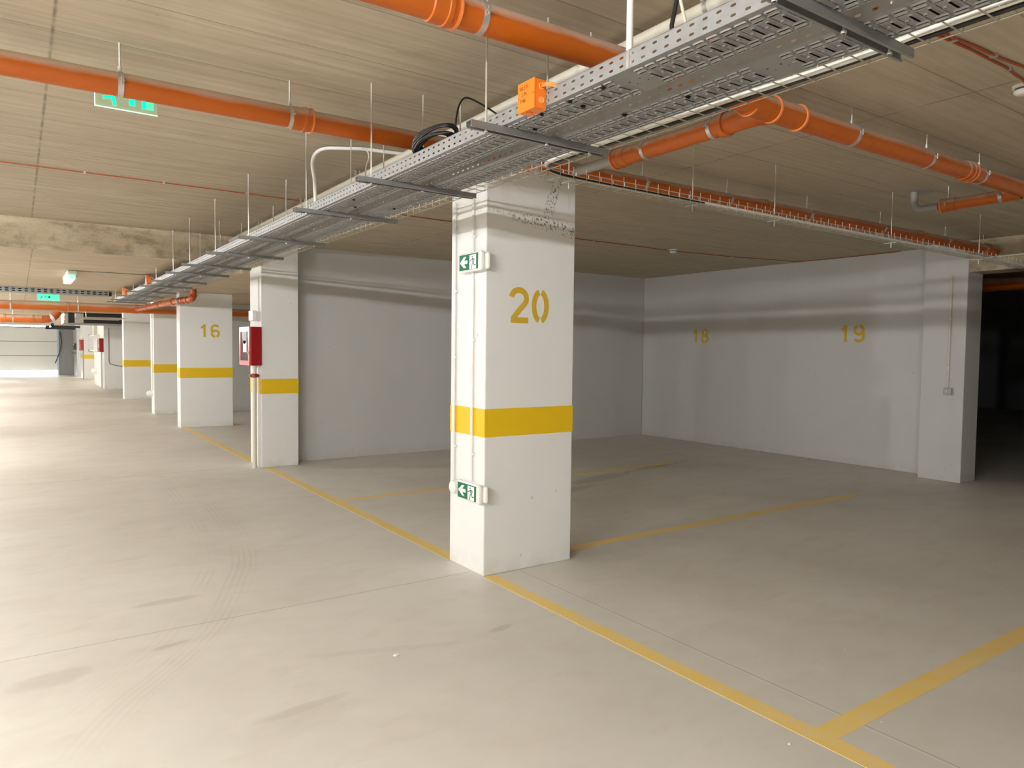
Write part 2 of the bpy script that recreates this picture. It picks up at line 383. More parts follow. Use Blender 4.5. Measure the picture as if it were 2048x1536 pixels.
# ------------------------------------------------------------------ columns
DIG = {
 '0': [arc(.28, .5, .195, .415, 101, 259, 18), arc(.28, .5, .195, .415, -79, 79, 18)],
 '1': [[(.06, .70), (.20, .82), (.27, .97)], [(.27, .98), (.27, .02)]],
 '2': [arc(.29, .70, .225, .235, 172, -38, 16) + [(.30, .36), (.10, .10)], [(.05, .075), (.57, .075)]],
 '6': [arc(.29, .68, .225, .25, 30, 180, 10) + [(.065, .50), (.065, .42)], arc(.29, .29, .225, .235, 166, -72, 20), arc(.29, .29, .225, .235, -92, -186, 9)],
 '8': [arc(.28, .73, .17, .20, 97, 263), arc(.28, .73, .17, .20, -83, 83), arc(.28, .28, .215, .225, 97, 263), arc(.28, .28, .215, .225, -83, 83)],
 '9': [[(.58-x, 1-y) for x, y in arc(.29, .68, .225, .25, 30, 180, 10) + [(.065, .50), (.065, .42)]], [(.58-x, 1-y) for x, y in arc(.29, .29, .225, .235, 166, -72, 20)], [(.58-x, 1-y) for x, y in arc(.29, .29, .225, .235, -92, -186, 9)]],
}
def number(txt, fn, h, w=.168, adv=.66, sx=1.17):
    m = MB(); q = 0
    for i, ch in enumerate(txt):
        for p in DIG[ch]:
            q += 1
            m.stroke([((x+i*adv)*h*sx, y*h) for x, y in p], w*h, fn, .0008+.00012*q)
    return m
def column(x0, x1, y0, y1, h, label, mat='colw', band=(.958, 1.152), num=None):
    c = thing('concrete_column', label, 'column', ((x0+x1)/2, (y0+y1)/2, 0), 'white columns along the aisle')
    MB().box(x0, x1, y0, y1, 0, h).build('shaft', M[mat], c, bevel=.007)
    e = .0015
    MB().box(x0-e, x1+e, y0-e, y1+e, *band).build('yellow_band', M['band'], c)
    if num:
        txt, u, v, hh = num
        number(txt, lambda a, b, t: (u+a, y0-.0005-t, v+b), hh).build('bay_number', M['num'], c)
    return c
column(2.605, 3.372, 4.107, 4.575, ZC, 'nearest white column, painted with number 20 above a yellow band', 'col20', num=('20', 2.795, 1.745, .243))
column(2.58, 3.06, 9.44, 9.97, ZC, 'white column with red hose cabinet on its side, second from the camera', num=None)
column(2.555, 3.52, 14.92, 15.24, ZL, 'broad white column painted with number 16 and a yellow band', num=('16', 2.92, 1.748, .25))
column(2.56, 3.52, 18.17, 18.56, ZL, 'white column partly hidden behind the column numbered 16')
column(2.56, 3.30, 23.8, 24.15, ZL, 'white column under the far orange pipe, just left of the half hidden one')
column(2.57, 3.30, 29.8, 33.9, ZL, 'long white wall column far down the aisle carrying a grey panel box', band=(.958, .96))
column(2.55, 3.2, 39.0, 41.2, ZL, 'farthest white column of the row, beside the grey end wall')

# bay numbers painted on the right wall
for txt, y, lab in (('18', 8.545, 'yellow stencilled number 18 on the right wall near the corner'), ('19', 5.815, 'yellow stencilled number 19 on the right wall')):
    tag(number(txt, lambda a, b, t, y=y: (XR-.0005-t, y-a, 1.72+b), .245).build('bay_number', M['num']), lab, 'painted number', 'bay numbers on the right wall')

# floor lines
def pline(x0, x1, y0, y1, lab, mat='line'):
    tag(MB().box(x0, x1, y0, y1, 0, .0015).build('parking_line', M[mat]), lab, 'floor marking', 'yellow parking lines')
pline(2.60, 2.70, -3, 4.10, 'long yellow floor line running from the nearest column towards the camera')
pline(2.60, 2.70, 4.58, 9.40, 'yellow floor line between the column numbered 20 and the one with the hose cabinet')
pline(2.58, 2.68, 9.98, 14.9, 'yellow floor line between the hose cabinet column and the column numbered 16')
pline(2.70, 7.8, 1.576, 1.677, 'yellow bay divider at the bottom right, meeting the long line in a T')
pline(3.38, 7.6, 4.29, 4.39, 'yellow bay divider starting behind the nearest column', )
pline(2.70, 7.6, 6.945, 7.045, 'yellow bay divider left of the nearest column, in the rear bay')

# ------------------------------------------------------------------ cable trays
PITCH = .0484
def slot(cx, cy, lx, ly, n=4):
    """rounded slot outline, long axis by the larger of lx, ly"""
    r = min(lx, ly)/2; pts = []
    if lx >= ly:
        for k in range(n+1): a = -PI/2 + PI*k/n; pts.append((cx+lx/2-r+r*math.cos(a), cy+r*math.sin(a)))
        for k in range(n+1): a = PI/2 + PI*k/n; pts.append((cx-lx/2+r+r*math.cos(a), cy+r*math.sin(a)))
    else:
        for k in range(n+1): a = PI*k/n; pts.append((cx+r*math.cos(a), cy+ly/2-r+r*math.sin(a)))
        for k in range(n+1): a = PI+PI*k/n; pts.append((cx+r*math.cos(a), cy-ly/2+r+r*math.sin(a)))
    return pts
def grow(p, d):
    cx = sum(q[0] for q in p)/len(p); cy = sum(q[1] for q in p)/len(p); out = []
    n = len(p)
    for i in range(n):
        a = Vector(p[i-1]); b = Vector(p[(i+1) % n]); t_ = (b-a).normalized(); nr = Vector((t_.y, -t_.x))
        q = Vector(p[i]) + nr*d; out.append((q.x, q.y))
    return out
def cell(w, h, holes, lip=.0, grow_by=.0035):
    """one punched cell [0,w]x[0,h]: verts (u, v, lip offset), faces"""
    pts = [Vector((0, 0)), Vector((w, 0)), Vector((w, h)), Vector((0, h))]; edges = [(0, 1), (1, 2), (2, 3), (3, 0)]
    outl = [grow(hh, grow_by) if lip else hh for hh in holes]
    loops = []
    for o in outl:
        b = len(pts); pts += [Vector(q) for q in o]; n = len(o); edges += [(b+i, b+(i+1) % n) for i in range(n)]; loops.append((b, n))
    res = delaunay_2d_cdt(pts, edges, [], 0, 1e-6)
    V = [(p.x, p.y, 0.) for p in res[0]]; F = []
    def inside(q, poly):
        c = False; n = len(poly)
        for i in range(n):
            x1, y1 = poly[i]; x2, y2 = poly[i-1]
            if (y1 > q[1]) != (y2 > q[1]) and q[0] < (x2-x1)*(q[1]-y1)/(y2-y1)+x1: c = not c
        return c
    for fc in res[2]:
        cx = sum(res[0][i].x for i in fc)/len(fc); cy = sum(res[0][i].y for i in fc)/len(fc)
        if not any(inside((cx, cy), o) for o in outl): F.append(tuple(fc))
    if lip:
        for (o, hh) in zip(outl, holes):
            b = len(V); n = len(o); mid = [(Vector(a)*.45+Vector(c_)*.55) for a, c_ in zip(o, hh)]
            V += [(q[0], q[1], 0.) for q in o] + [(q.x, q.y, lip) for q in mid] + [(q[0], q[1], lip*.75) for q in hh]
            for i in range(n):
                j = (i+1) % n
                F.append((b+i, b+j, b+n+j, b+n+i)); F.append((b+n+i, b+n+j, b+2*n+j, b+2*n+i))
    return V, F
def punched(m, count, start, cellv, mapf, skip=(), plain=None):
    for k in range(count):
        V, F = (plain if (k in skip and plain) else cellv)
        m.add([mapf(u, v+start+k*PITCH, w) for u, v, w in V], F)
def tray(x0, x1, zb, y0, y1, label, skips, hgt=.058):
    n = int((y1-y0)/PITCH); w = x1-x0
    T = thing('cable_tray', label, 'cable tray', ((x0+x1)/2, y0, zb))
    P = PITCH
    holes = [slot(w*.155, P*.42, .007, P*.70), slot(w*.285, P*.60, .007, P*.68), slot(w*.555, P*.36, w*.32, .007), slot(w*.80, P*.40, .007, P*.70), slot(w*.920, P*.58, .007, P*.68), slot(w*.56, P*.80, .007, .007)]
    cv = cell(w, P, holes, -.0045, .0042); pl = cell(w, P, [slot(w*.45, P*.5, .008, .006), slot(w*.6, P*.3, .006, .006)])
    m = MB(); punched(m, n, y0, cv, lambda u, v, o: (x0+u, v, zb+o), skips, pl)
    m.build('tray_base', M['galv'], T, smooth=50)
    fh = [slot(hgt*.28, P*.45, .0075, .0185), slot(hgt*.74, P*.45, .0075, .0185)]
    fv = cell(hgt, P, fh)
    for nm, xx, sg in (('side_rail', x0, 1), ('side_rail', x1, -1)):
        m = MB(); punched(m, n, y0, fv, lambda u, v, o, xx=xx: (xx, v, zb+u))
        m.box(xx if sg > 0 else xx-.007, xx+.007 if sg > 0 else xx, y0, y0+n*P, zb+hgt-.001, zb+hgt+.001)
        o = m.build(nm, M['galv'], T)
    jn = MB()
    for k in skips[:]:
        if k % 2 == 0: jn.box(x0-.0016, x0-.0002, y0+k*P, y0+(k+4)*P, zb+.004, zb+hgt-.002)
    return T
ZB = 2.4445
TY0, TY1 = -.9, 16.4
i1 = int((1.72-TY0)/PITCH); i2 = int((1.40-TY0)/PITCH); per = int(3.0/PITCH)
sk1 = [i1+per*j+q for j in (-1, 0, 1, 2, 3, 4) for q in (0, 1)]; sk2 = [i2+per*j+q for j in (-1, 0, 1, 2, 3, 4) for q in (0, 1)]
T1 = tray(1.605, 1.795, ZB, TY0, TY1, 'perforated metal cable tray on the aisle side, bright white flank facing left', sk1)
T2 = tray(1.877, 2.058, ZB, TY0, TY1, 'second perforated metal cable tray, between the aisle side tray and the wire basket', sk2)
# joint overlaps on the first tray's flank, highlight painted as bright strips; ties through its slots
for j in (-1, 0, 1, 2, 3, 4): MB().box(1.6030, 1.6046, 1.70+3.*j, 1.712+3.*j, ZB+.002, ZB+.057).build('rail_joint_glint', M['clamp'], T1)
def tie(m, x, y):
    for k in range(3): m.box(x-.004+.006*k, x-.001+.006*k, y-.006, y+.008, ZB-.008, ZB-.0035)
    m.box(x-.004, x+.012, y-.001, y+.003, ZB-.012, ZB-.006)
for (T, lst) in ((T1, ((1.63, 2.03), (1.632, 2.20), (1.635, 1.86), (1.70, 2.04), (1.72, 2.36), (1.66, 4.1), (1.75, 4.3))), (T2, ((1.885, 2.02), (1.93, 1.75), (1.97, 4.2)))):
    for q in lst:
        m = MB(); tie(m, *q); m.build('cable_tie', M['black'], T)
# cables lying in the trays
n_ = 0
for (xs, r, mt, lab) in (([1.64, 1.652], .006, 'cable_or', 'thin orange cable lying in the aisle side cable tray'), ([1.675, 1.696, 1.728, 1.7475, 1.767], .009, 'black', 'black power cable lying in the aisle side cable tray'), ([1.895, 1.9165, 1.975, 1.9945, 2.014, 2.0335], .009, 'black', 'black power cable lying in the second cable tray')):
    for q, x in enumerate(xs):
        pts = [(x+.003*math.sin(k*.9+x*9), TY0+.4+k*.5, ZB+r+.001) for k in range(33)]
        tag(MB().tube(pts, r, 6).build('power_cable', M[mt], smooth=60), lab, 'cable', lab.replace('cable lying', 'cables lying'))

# trapeze hangers: channel bar and three threaded rods each
BARS = [1.12, 2.43, 3.545, 4.57, 5.96, 7.13, 8.33, 9.33, 10.6, 11.6, 12.9, 14.1, 15.4, 16.2]
ORD = ['first', 'second', 'third', 'fourth', 'fifth', 'sixth', 'seventh', 'eighth', 'ninth', 'tenth', 'eleventh', 'twelfth', 'thirteenth', 'last']
def channel(y, x0, x1, z1):
    w, h, tk, lip = .041, .026, .003, .009
    pr = [(-w/2, -h), (-w/2, 0), (w/2, 0), (w/2, -h), (w/2-lip, -h), (w/2-lip, -h+.003), (w/2-tk, -h+.003), (w/2-tk, -tk), (-w/2+tk, -tk), (-w/2+tk, -h+.003), (-w/2+lip, -h+.003), (-w/2+lip, -h)]
    m = MB(); n = len(pr)
    vs = [(x0, y+a, z1+b) for a, b in pr] + [(x1, y+a, z1+b) for a, b in pr]
    m.add(vs, [(i, (i+1) % n, n+(i+1) % n, n+i) for i in range(n)])
    q = [(0, 1, 8, 9), (1, 2, 7, 8), (2, 3, 6, 7), (0, 9, 10, 11), (3, 4, 5, 6)]
    m.add(vs, [f_ for f_ in q] + [tuple(n+i for i in f_[::-1]) for f_ in q])
    return m
def hanger(y, zc, lab):
    z1 = ZB-.0036
    H = thing('tray_hanger', lab, 'hanger', (1.8, y, z1), 'hangers under the cable trays')
    channel(y, 1.455, 2.165, z1).build('channel_bar', M['galvd'], H)
    for x in (1.535, 1.835, 2.068):
        r = MB().cyl((x, y, z1-.034), (x, y, zc), .0042, 8); r.lathe((x, y, z1+.001), (0, 0, 1), [(0, .009), (.007, .009)], 6); r.lathe((x, y, z1-.034), (0, 0, 1), [(0, .008), (.007, .008)], 6)
        r.build('threaded_rod', M['zinc'], H, smooth=40)
    return H
for i, y in enumerate(BARS):
    lab = ('%s grey channel bar with threaded rods under the cable trays, counted from the camera' % ORD[i]) if i < 13 else 'last grey channel bar with threaded rods under the far end of the cable trays'
    hanger(y, ZC if y < YS else ZL, lab)

# wire baskets
def basket(axis, a0, a1, b0, b1, zb, h, lab, pitch=.0967, zf=None):
    zf = zf or (lambda a: zb)
    def P(a, b, z): return (a, b, z) if axis == 'x' else (b, a, z)
    Bk = thing('wire_basket', lab, 'cable basket', P((a0+a1)/2, (b0+b1)/2, zb))
    m = MB(); n = 24
    for (b, dz) in ((b0, h*.62), (b1, h*.62), (b0, 0), (b1, 0), ((b0+b1)/2, 0)):
        m.tube([P(a0+(a1-a0)*k/n, b, zf(a0+(a1-a0)*k/n)+dz) for k in range(n+1)], .0027, 6)
    k = a0+.03
    while k < a1:
        z = zf(k)-.003
        m.tube([P(k, b0-.003, z+h+.006), P(k, b0-.003, z), P(k, b1+.003, z), P(k, b1+.003, z+h+.006)], .0026, 6); k += pitch
    m.build('wire_mesh', M['wire'], Bk, smooth=60)
    return Bk
basket('y', -.9, 9.4, 2.225, 2.375, 2.53, .056, 'wire mesh cable basket running along the inner side of the two cable trays')
basket('y', 9.5, 16.2, 2.225, 2.375, 2.50, .056, 'wire mesh cable basket beside the trays under the low ceiling, down the aisle')
zbr = lambda x: 2.532 - (x-2.3)*.0055
B2 = basket('x', 2.2, 15.5, 3.21, 3.30, 2.53, .062, 'wire mesh cable basket crossing the bays to the right, above the dark opening', zf=zbr)
for x in (2.62, 3.66, 4.53, 6.14, 7.775):
    z = zbr(x)
    MB().cyl((x, 3.255, z-.05), (x, 3.255, ZC), .0035, 8).box(x-.01, x+.01, 3.20, 3.31, z-.011, z-.006).build('threaded_rod', M['zinc'], B2)

# conduits in the baskets
def smooth_path(P, n=6):
    P = [Vector(p) for p in P]; out = []
    for i in range(len(P)-1):
        a, b, c, d = P[max(i-1, 0)], P[i], P[i+1], P[min(i+2, len(P)-1)]
        for k in range(n):
            t_ = k/n; out.append(.5*(2*b + (c-a)*t_ + (2*a-5*b+4*c-d)*t_*t_ + (3*b-a-3*c+d)*t_**3))
    return out + [P[-1]]
m = MB().tube(smooth_path([(2.32, -.9, 2.545), (2.318, .3, 2.545), (2.30, .9, 2.552), (2.335, 1.4, 2.546), (2.30, 2.2, 2.545), (2.30, 2.8, 2.545), (2.33, 3.05, 2.555), (2.45, 3.22, 2.57), (2.7, 3.262, 2.552), (4, 3.262, 2.545), (6, 3.262, 2.533), (9, 3.262, 2.515)]), .0115, 12)
tag(m.build('white_conduit', M['white_pvc'], smooth=60), 'white conduit lying in the wire basket, lit bright at the top right', 'conduit')
m = MB().tube(smooth_path([(2.352, -.9, 2.541), (2.35, 1, 2.541), (2.358, 2, 2.541), (2.345, 2.9, 2.541), (2.40, 3.15, 2.55), (2.55, 3.23, 2.548), (3.0, 3.235, 2.541), (3.4, 3.230, 2.539), (3.75, 3.236, 2.537)]), .0075, 10)
tag(m.build('black_cable', M['black'], smooth=60), 'black cable beside the white conduit in the wire basket', 'cable')
m = MB().tube(smooth_path([(2.262, -.9, 2.538), (2.26, 1, 2.538), (2.265, 2.2, 2.538), (2.258, 3.0, 2.538), (2.26, 6, 2.538), (2.26, 9.3, 2.538)]), .0055, 8)
tag(m.build('grey_cable', M['cream'], smooth=60), 'thin pale cable along the full length of the aisle wire basket', 'cable')

# cream duct pipe on the ceiling behind the trays
D = thing('ceiling_conduit', 'long cream plastic conduit fixed to the ceiling behind the cable trays', 'conduit', (2.2, 0, 2.87))
MB().cyl((2.20, -.9, 2.872), (2.20, YS-.02, 2.872), .026, 18).build('conduit_pipe', M['cream'], D, smooth=40)
for y in (.6, 1.9, 3.0, 4.15, 5.3, 6.6, 8.):
    m = MB().ring((2.2, y, 2.872), (0, 1, 0), .0262, .029, .018, 18); m.cyl((2.2, y, 2.9), (2.2, y, ZC), .004, 8); m.box(2.16, 2.172, y-.006, y+.006, 2.885, 2.925)
    m.build('pipe_clip', M['zinc'], D, smooth=40)

# ------------------------------------------------------------------ drainpipes
def socket_prof(r, L=.11):
    return [(0, r+.0005), (.004, r+.006), (L*.52, r+.006), (L*.55, r+.0105), (L*.70, r+.0105), (L*.73, r+.006), (L*.88, r+.006), (L*.90, r+.011), (L, r+.011), (L, r)]
def pipe_run(name_lab, P, r, sockets, clamps, mat='orange', zc=ZC, horiz=Vector((0, 1, 0))):
    """straight run P=(p0,p1): sockets=[(s, dir)], clamps=[s]"""
    p0, p1 = Vector(P[0]), Vector(P[1]); d = (p1-p0).normalized(); at = lambda s: p0 + d*s
    R = thing('drain_pipe', name_lab, 'pipe', tuple(p0))
    MB().cyl(p0, p1, r, 32).build('pipe_barrel', M[mat], R, smooth=40)
    for s, sg in sockets:
        MB().lathe(at(s), d*sg, socket_prof(r), 32, ).build('pipe_socket', M[mat], R, smooth=25)
        MB().ring(at(s)+d*sg*.104, d, r+.0085, r+.0118, .009, 32).build('socket_rim', M['rim'], R, smooth=40)
    for s in clamps:
        c = at(s)
        cl = MB().ring(c, d, r+.0008, r+.0032, .024, 32)
        side = d.cross(Vector((0, 0, 1))).normalized()
        for q in (-1, 1):
            e = c + side*q*(r+.011); cl.box(e.x-.011, e.x+.011, e.y-.011, e.y+.011, e.z-.003, e.z+.003); cl.cyl(e+Vector((0, 0, -.014)), e+Vector((0, 0, .018)), .0032, 8)
        cl.lathe(c+Vector((0, 0, r)), (0, 0, 1), [(0, .009), (.028, .009)], 6)
        co_ = cl.build('pipe_clamp', M['clamp'], R, smooth=40)
        MB().cyl(c+Vector((0, 0, r+.02)), Vector((c.x, c.y, zc)), .0045, 8).build('threaded_rod', M['zinc'], co_)
    return R
x_ = lambda s: s+3.5
# run 1: the long pipe across the aisle at the upper left, carrying on over the bays behind the nearest column
pipe_run('long orange drainpipe crossing the ceiling from upper left, in front of the green exit sign', ((-3.5, 3.77, 2.728), (9.55, 3.77, 2.775)), .053,
         [(x_(1.185), 1), (x_(2.62), 1), (x_(5.0), 1), (x_(7.55), 1), (x_(-1.2), 1)], [x_(v) for v in (-1.6, .405, 1.18, 2.75, 3.71, 4.635, 5.7, 6.9, 8.2, 9.1)])
e = MB(); pts = [(9.3, 3.77, 2.775), (9.5, 3.77, 2.775)] + bend((9.5, 3.77, 2.775), (9.66, 3.77, 2.775), (9.66, 3.90, 2.83), .09) + [(9.66, 4.02, 2.88)]
e = thing('pipe_elbow', 'orange pipe bend at the right end of the long drainpipe, above the dark opening', 'pipe', (9.4, 3.77, 2.775))
MB().tube([(9.13, 3.77, 2.7735), (9.24, 3.77, 2.774)] + bend((9.1, 3.77, 2.774), (9.36, 3.77, 2.774), (9.36, 3.95, 2.82), .1) + [(9.36, 4.04, 2.84)], .058, 20).build('bend_body', M['orange'], e, smooth=50)
for x in (9.14, 9.22): MB().ring((x, 3.77, 2.7738), (1, 0, 0), .055, .066, .014, 28).build('socket_rim', M['orange'], e, smooth=40)
# run 2: nearer pipe at the top, passing behind the trays to the branch fitting and off to the right
pipe_run('thick orange drainpipe at the top centre, passing over the cable trays to the branch fitting', ((-1.5, 2.27, 2.728), (3.05, 2.27, 2.770)), .056, [(1.5+1.19, 1)], [1.5+v for v in (-.6, 1.40, 2.72)])
pipe_run('orange drainpipe with wire clamps running from the branch fitting to the right edge', ((3.20, 2.29, 2.772), (9.4, 2.29, 2.80)), .057, [(1.98, 1), (4.6, 1)], [v-3.2 for v in (3.86, 4.70, 5.42, 6.6)])
# branch fitting
W = thing('branch_fitting', 'orange pipe branch fitting where two drainpipes meet below the basket', 'pipe fitting', (3.15, 2.28, 2.77))
MB().cyl((2.93, 2.28, 2.769), (3.36, 2.29, 2.7735), .0615, 32).build('branch_body', M['orange'], W, smooth=40)
for x in (2.95, 3.13, 3.345): MB().ring((x, 2.285, 2.771), (1, 0.02, .01), .060, .0685, .012, 32).build('socket_rim', M['rim'], W, smooth=40)
MB().tube([(3.18, 2.28, 2.77), (3.12, 2.36, 2.765), (3.095, 2.45, 2.758), (3.09, 2.54, 2.753)], .057, 28).build('branch_arm', M['orange'], W, smooth=50)
MB().ring((3.09, 2.535, 2.753), (0, 1, 0), .05, .0665, .03, 32).build('socket_rim', M['orange'], W, smooth=40)
pipe_run('short orange pipe running back from the branch fitting to an open socket', ((3.088, 2.55, 2.752), (3.075, 3.33, 2.742)), .053, [(.70, 1)], [.06, .55])
m = MB().tube([(3.075, 3.34, 2.742), (3.06, 3.62, 2.738), (3.03, 3.95, 2.735)] + [tuple(q) for q in bend((3.03, 3.95, 2.735), (3.02, 4.0, 2.735), (3.02, 4.0, 2.9), .045)] + [(3.02, 4.0, ZC)], .031, 18)
tag(m.build('grey_pipe', M['grey_pvc'], smooth=50), 'grey waste pipe coming out of the open orange socket above the nearest column', 'pipe')
# short branch at the right with a grey elbow into the slab
pipe_run('short orange pipe stub near the right edge, ending in a grey elbow', ((6.27, 2.93, 2.775), (6.30, 2.36, 2.79)), .046, [(.12, -1)], [.06, .44])
E1 = thing('slab_elbow', 'grey pipe elbow dropping from a patch in the ceiling at the right', 'pipe fitting', (6.27, 3.05, 2.80))
MB().tube([(6.27, 2.94, 2.775), (6.27, 3.0, 2.775)] + [tuple(q) for q in bend((6.27, 3.0, 2.775), (6.27, 3.14, 2.775), (6.27, 3.14, 2.9), .075)] + [(6.27, 3.14, ZC)], .03, 18).build('elbow_pipe', M['grey_pvc'], E1, smooth=50)
MB().lathe((6.30, 3.12, ZC-.004), (0, 0, 1), [(0, .10), (.006, .12)], 20).build('mortar_patch', M['grey_pvc'], E1)
# far pipes
pipe_run('far orange drainpipe crossing the whole aisle below the green exit light', ((-6, 17., 2.332), (9.4, 17., 2.345)), .088, [(6.74, 1), (8.0, 1)], [v+6 for v in (-2, -.1, 1.02, 2.05)], zc=ZL)
pipe_run('lower orange drainpipe farther down the aisle, ending in a bend at the ventilator', ((-6, 26, 2.37), (.62, 26, 2.35)), .12, [(5.6, 1), (6.3, 1)], [4.6, 5.9], zc=ZL)
e = thing('pipe_bend', 'orange pipe bend with a pale sticker beside the ventilator', 'pipe fitting', (.8, 26, 2.35))
MB().tube([(.62, 26, 2.35), (.75, 26, 2.35), (.9, 26.05, 2.40), (1.0, 26.1, 2.52), (1.02, 26.1, 2.6)], .115, 20).build('bend_body', M['orange2'], e, smooth=50)
MB().ring((.86, 26.03, 2.385), (1, .2, .6), .116, .119, .09, 24).build('sticker', M['paper'], e, smooth=40)
# reddish pipe dropping from the slab beside column 16 to the far pipe
e = thing('pipe_drop', 'glossy brown-orange pipe dropping from the ceiling near column 16 to the far pipe', 'pipe', (2.3, 14.9, 2.45))
pp = [(2.62, 13.95, ZL), (2.62, 13.95, 2.50)] + [tuple(q) for q in bend((2.62, 13.95, 2.6), (2.62, 13.95, 2.415), (2.50, 14.25, 2.405), .09)] + [(2.44, 14.6, 2.40), (2.30, 15.5, 2.375), (2.17, 16.4, 2.35), (2.08, 16.95, 2.34)]
MB().tube(pp, .056, 20).build('pipe_barrel', M['orange2'], e, smooth=50)
for p, d in (((2.62, 13.95, 2.47), (0, 0, 1)), ((2.55, 14.12, 2.407), (-.4, .9, -.02)), ((2.50, 14.27, 2.405), (-.3, .9, -.02)), ((2.42, 14.7, 2.398), (-.15, .9, -.02)), ((2.30, 15.5, 2.375), (-.15, .9, -.02)), ((2.20, 16.2, 2.355), (-.15, .9, -.02))):
    MB().ring(p, d, .055, .063, .03, 24).build('socket_rim', M['orange2'], e, smooth=40)
MB().ring((2.47, 14.42, 2.402), (-.2, .9, -.02), .055, .065, .03, 24).cyl((2.47, 14.42, 2.46), (2.47, 14.42, ZL), .005, 8).build('pipe_clamp', M['clamp'], e, smooth=40)
# pipe glimpsed in the unlit room
pipe_run('dim orange pipe under the ceiling of the unlit room at the right edge', ((11.2, 3.6, 2.535), (11.62, 5.5, 2.59)), .09, [(1., 1)], [.5, 1.5], zc=ZC)

# ------------------------------------------------------------------ conduits, cables, boxes overhead
m = MB().cyl((1.70, 1.80, ZB+.004), (1.70, 1.80, ZC), .0115, 16); tag(m.build('white_riser', M['white_pvc'], smooth=40), 'white pipe rising straight from the tray to the ceiling at the top', 'conduit')
m = MB().tube([(1.745, 1.64, ZB+.02), (1.75, 1.66, 2.6), (1.77, 1.64, 2.75), (1.775, 1.62, ZC)], .0075, 10); tag(m.build('black_cable', M['black'], smooth=60), 'black cable rising from the tray to the ceiling, right of the white pipe', 'cable')
m = MB().tube([(1.77, 1.60, ZB+.02), (1.77, 1.62, 2.6), (1.765, 1.66, 2.75), (1.76, 1.68, ZC)], .0055, 10); tag(m.build('cream_cable', M['cream'], smooth=60), 'cream cable rising beside the black one at the top of the tray', 'cable')
pts = [(1.68, 4.80, ZB+.01), (1.675, 4.82, 2.7)] + [tuple(q) for q in bend((1.672, 4.83, 2.7), (1.665, 4.86, 2.908), (1.85, 4.72, 2.912), .13, 10)] + [(1.95, 4.68, 2.914), (2.3, 4.62, 2.915)]
tag(MB().tube(pts, .012, 14).build('bent_conduit', M['white_pvc'], smooth=60), 'white conduit bending from the tray up to the ceiling, under the orange pipe', 'conduit')
m = MB().tube(smooth_path([(1.93, 4.62, 2.90), (1.96, 4.60, 2.885), (1.975, 4.6, 2.84), (1.955, 4.6, 2.78), (1.95, 4.62, 2.65), (1.95, 4.62, ZB+.05)]), .005, 10); tag(m.build('pale_cable', M['cream'], smooth=60), 'thin pale cable looping down from the bent conduit into the tray', 'cable')
# coil of black cable on the tray
m = MB(); pts = []
random.seed(11)
N = 9*28
for k in range(N):
    a = 2*PI*k/28; lp = k//28; rr_ = .125 + .028*math.sin(lp*2.1+.4) + .008*math.sin(3*a+lp)
    tilt = .34 + .05*math.sin(lp*1.7)
    x = rr_*.62*math.cos(a); y = rr_*math.sin(a)*1.1; z = -tilt*y*.55 + .018*math.sin(lp*1.3) + .004*lp - .12*x
    pts.append((1.69+x, 3.13+y, ZB+.088+z))
tag(m.tube(pts, .0062, 8).build('cable_coil', M['black'], smooth=60), 'coil of black cable resting on the cable tray by the orange pipe', 'cable coil')
m = MB().tube(smooth_path([(1.80, 3.15, ZB+.03), (1.795, 3.13, 2.62), (1.805, 3.12, 2.73), (1.835, 3.12, 2.79), (1.88, 3.12, 2.80), (1.93, 3.06, 2.755), (1.99, 3.0, 2.70), (2.07, 2.96, 2.665), (2.14, 2.92, 2.68), (2.17, 2.9, 2.78), (2.172, 2.9, 2.87)]), .0045, 10)
tag(m.build('black_loop', M['black'], smooth=60), 'thin black cable looping from the tray around a rod to the conduit', 'cable')
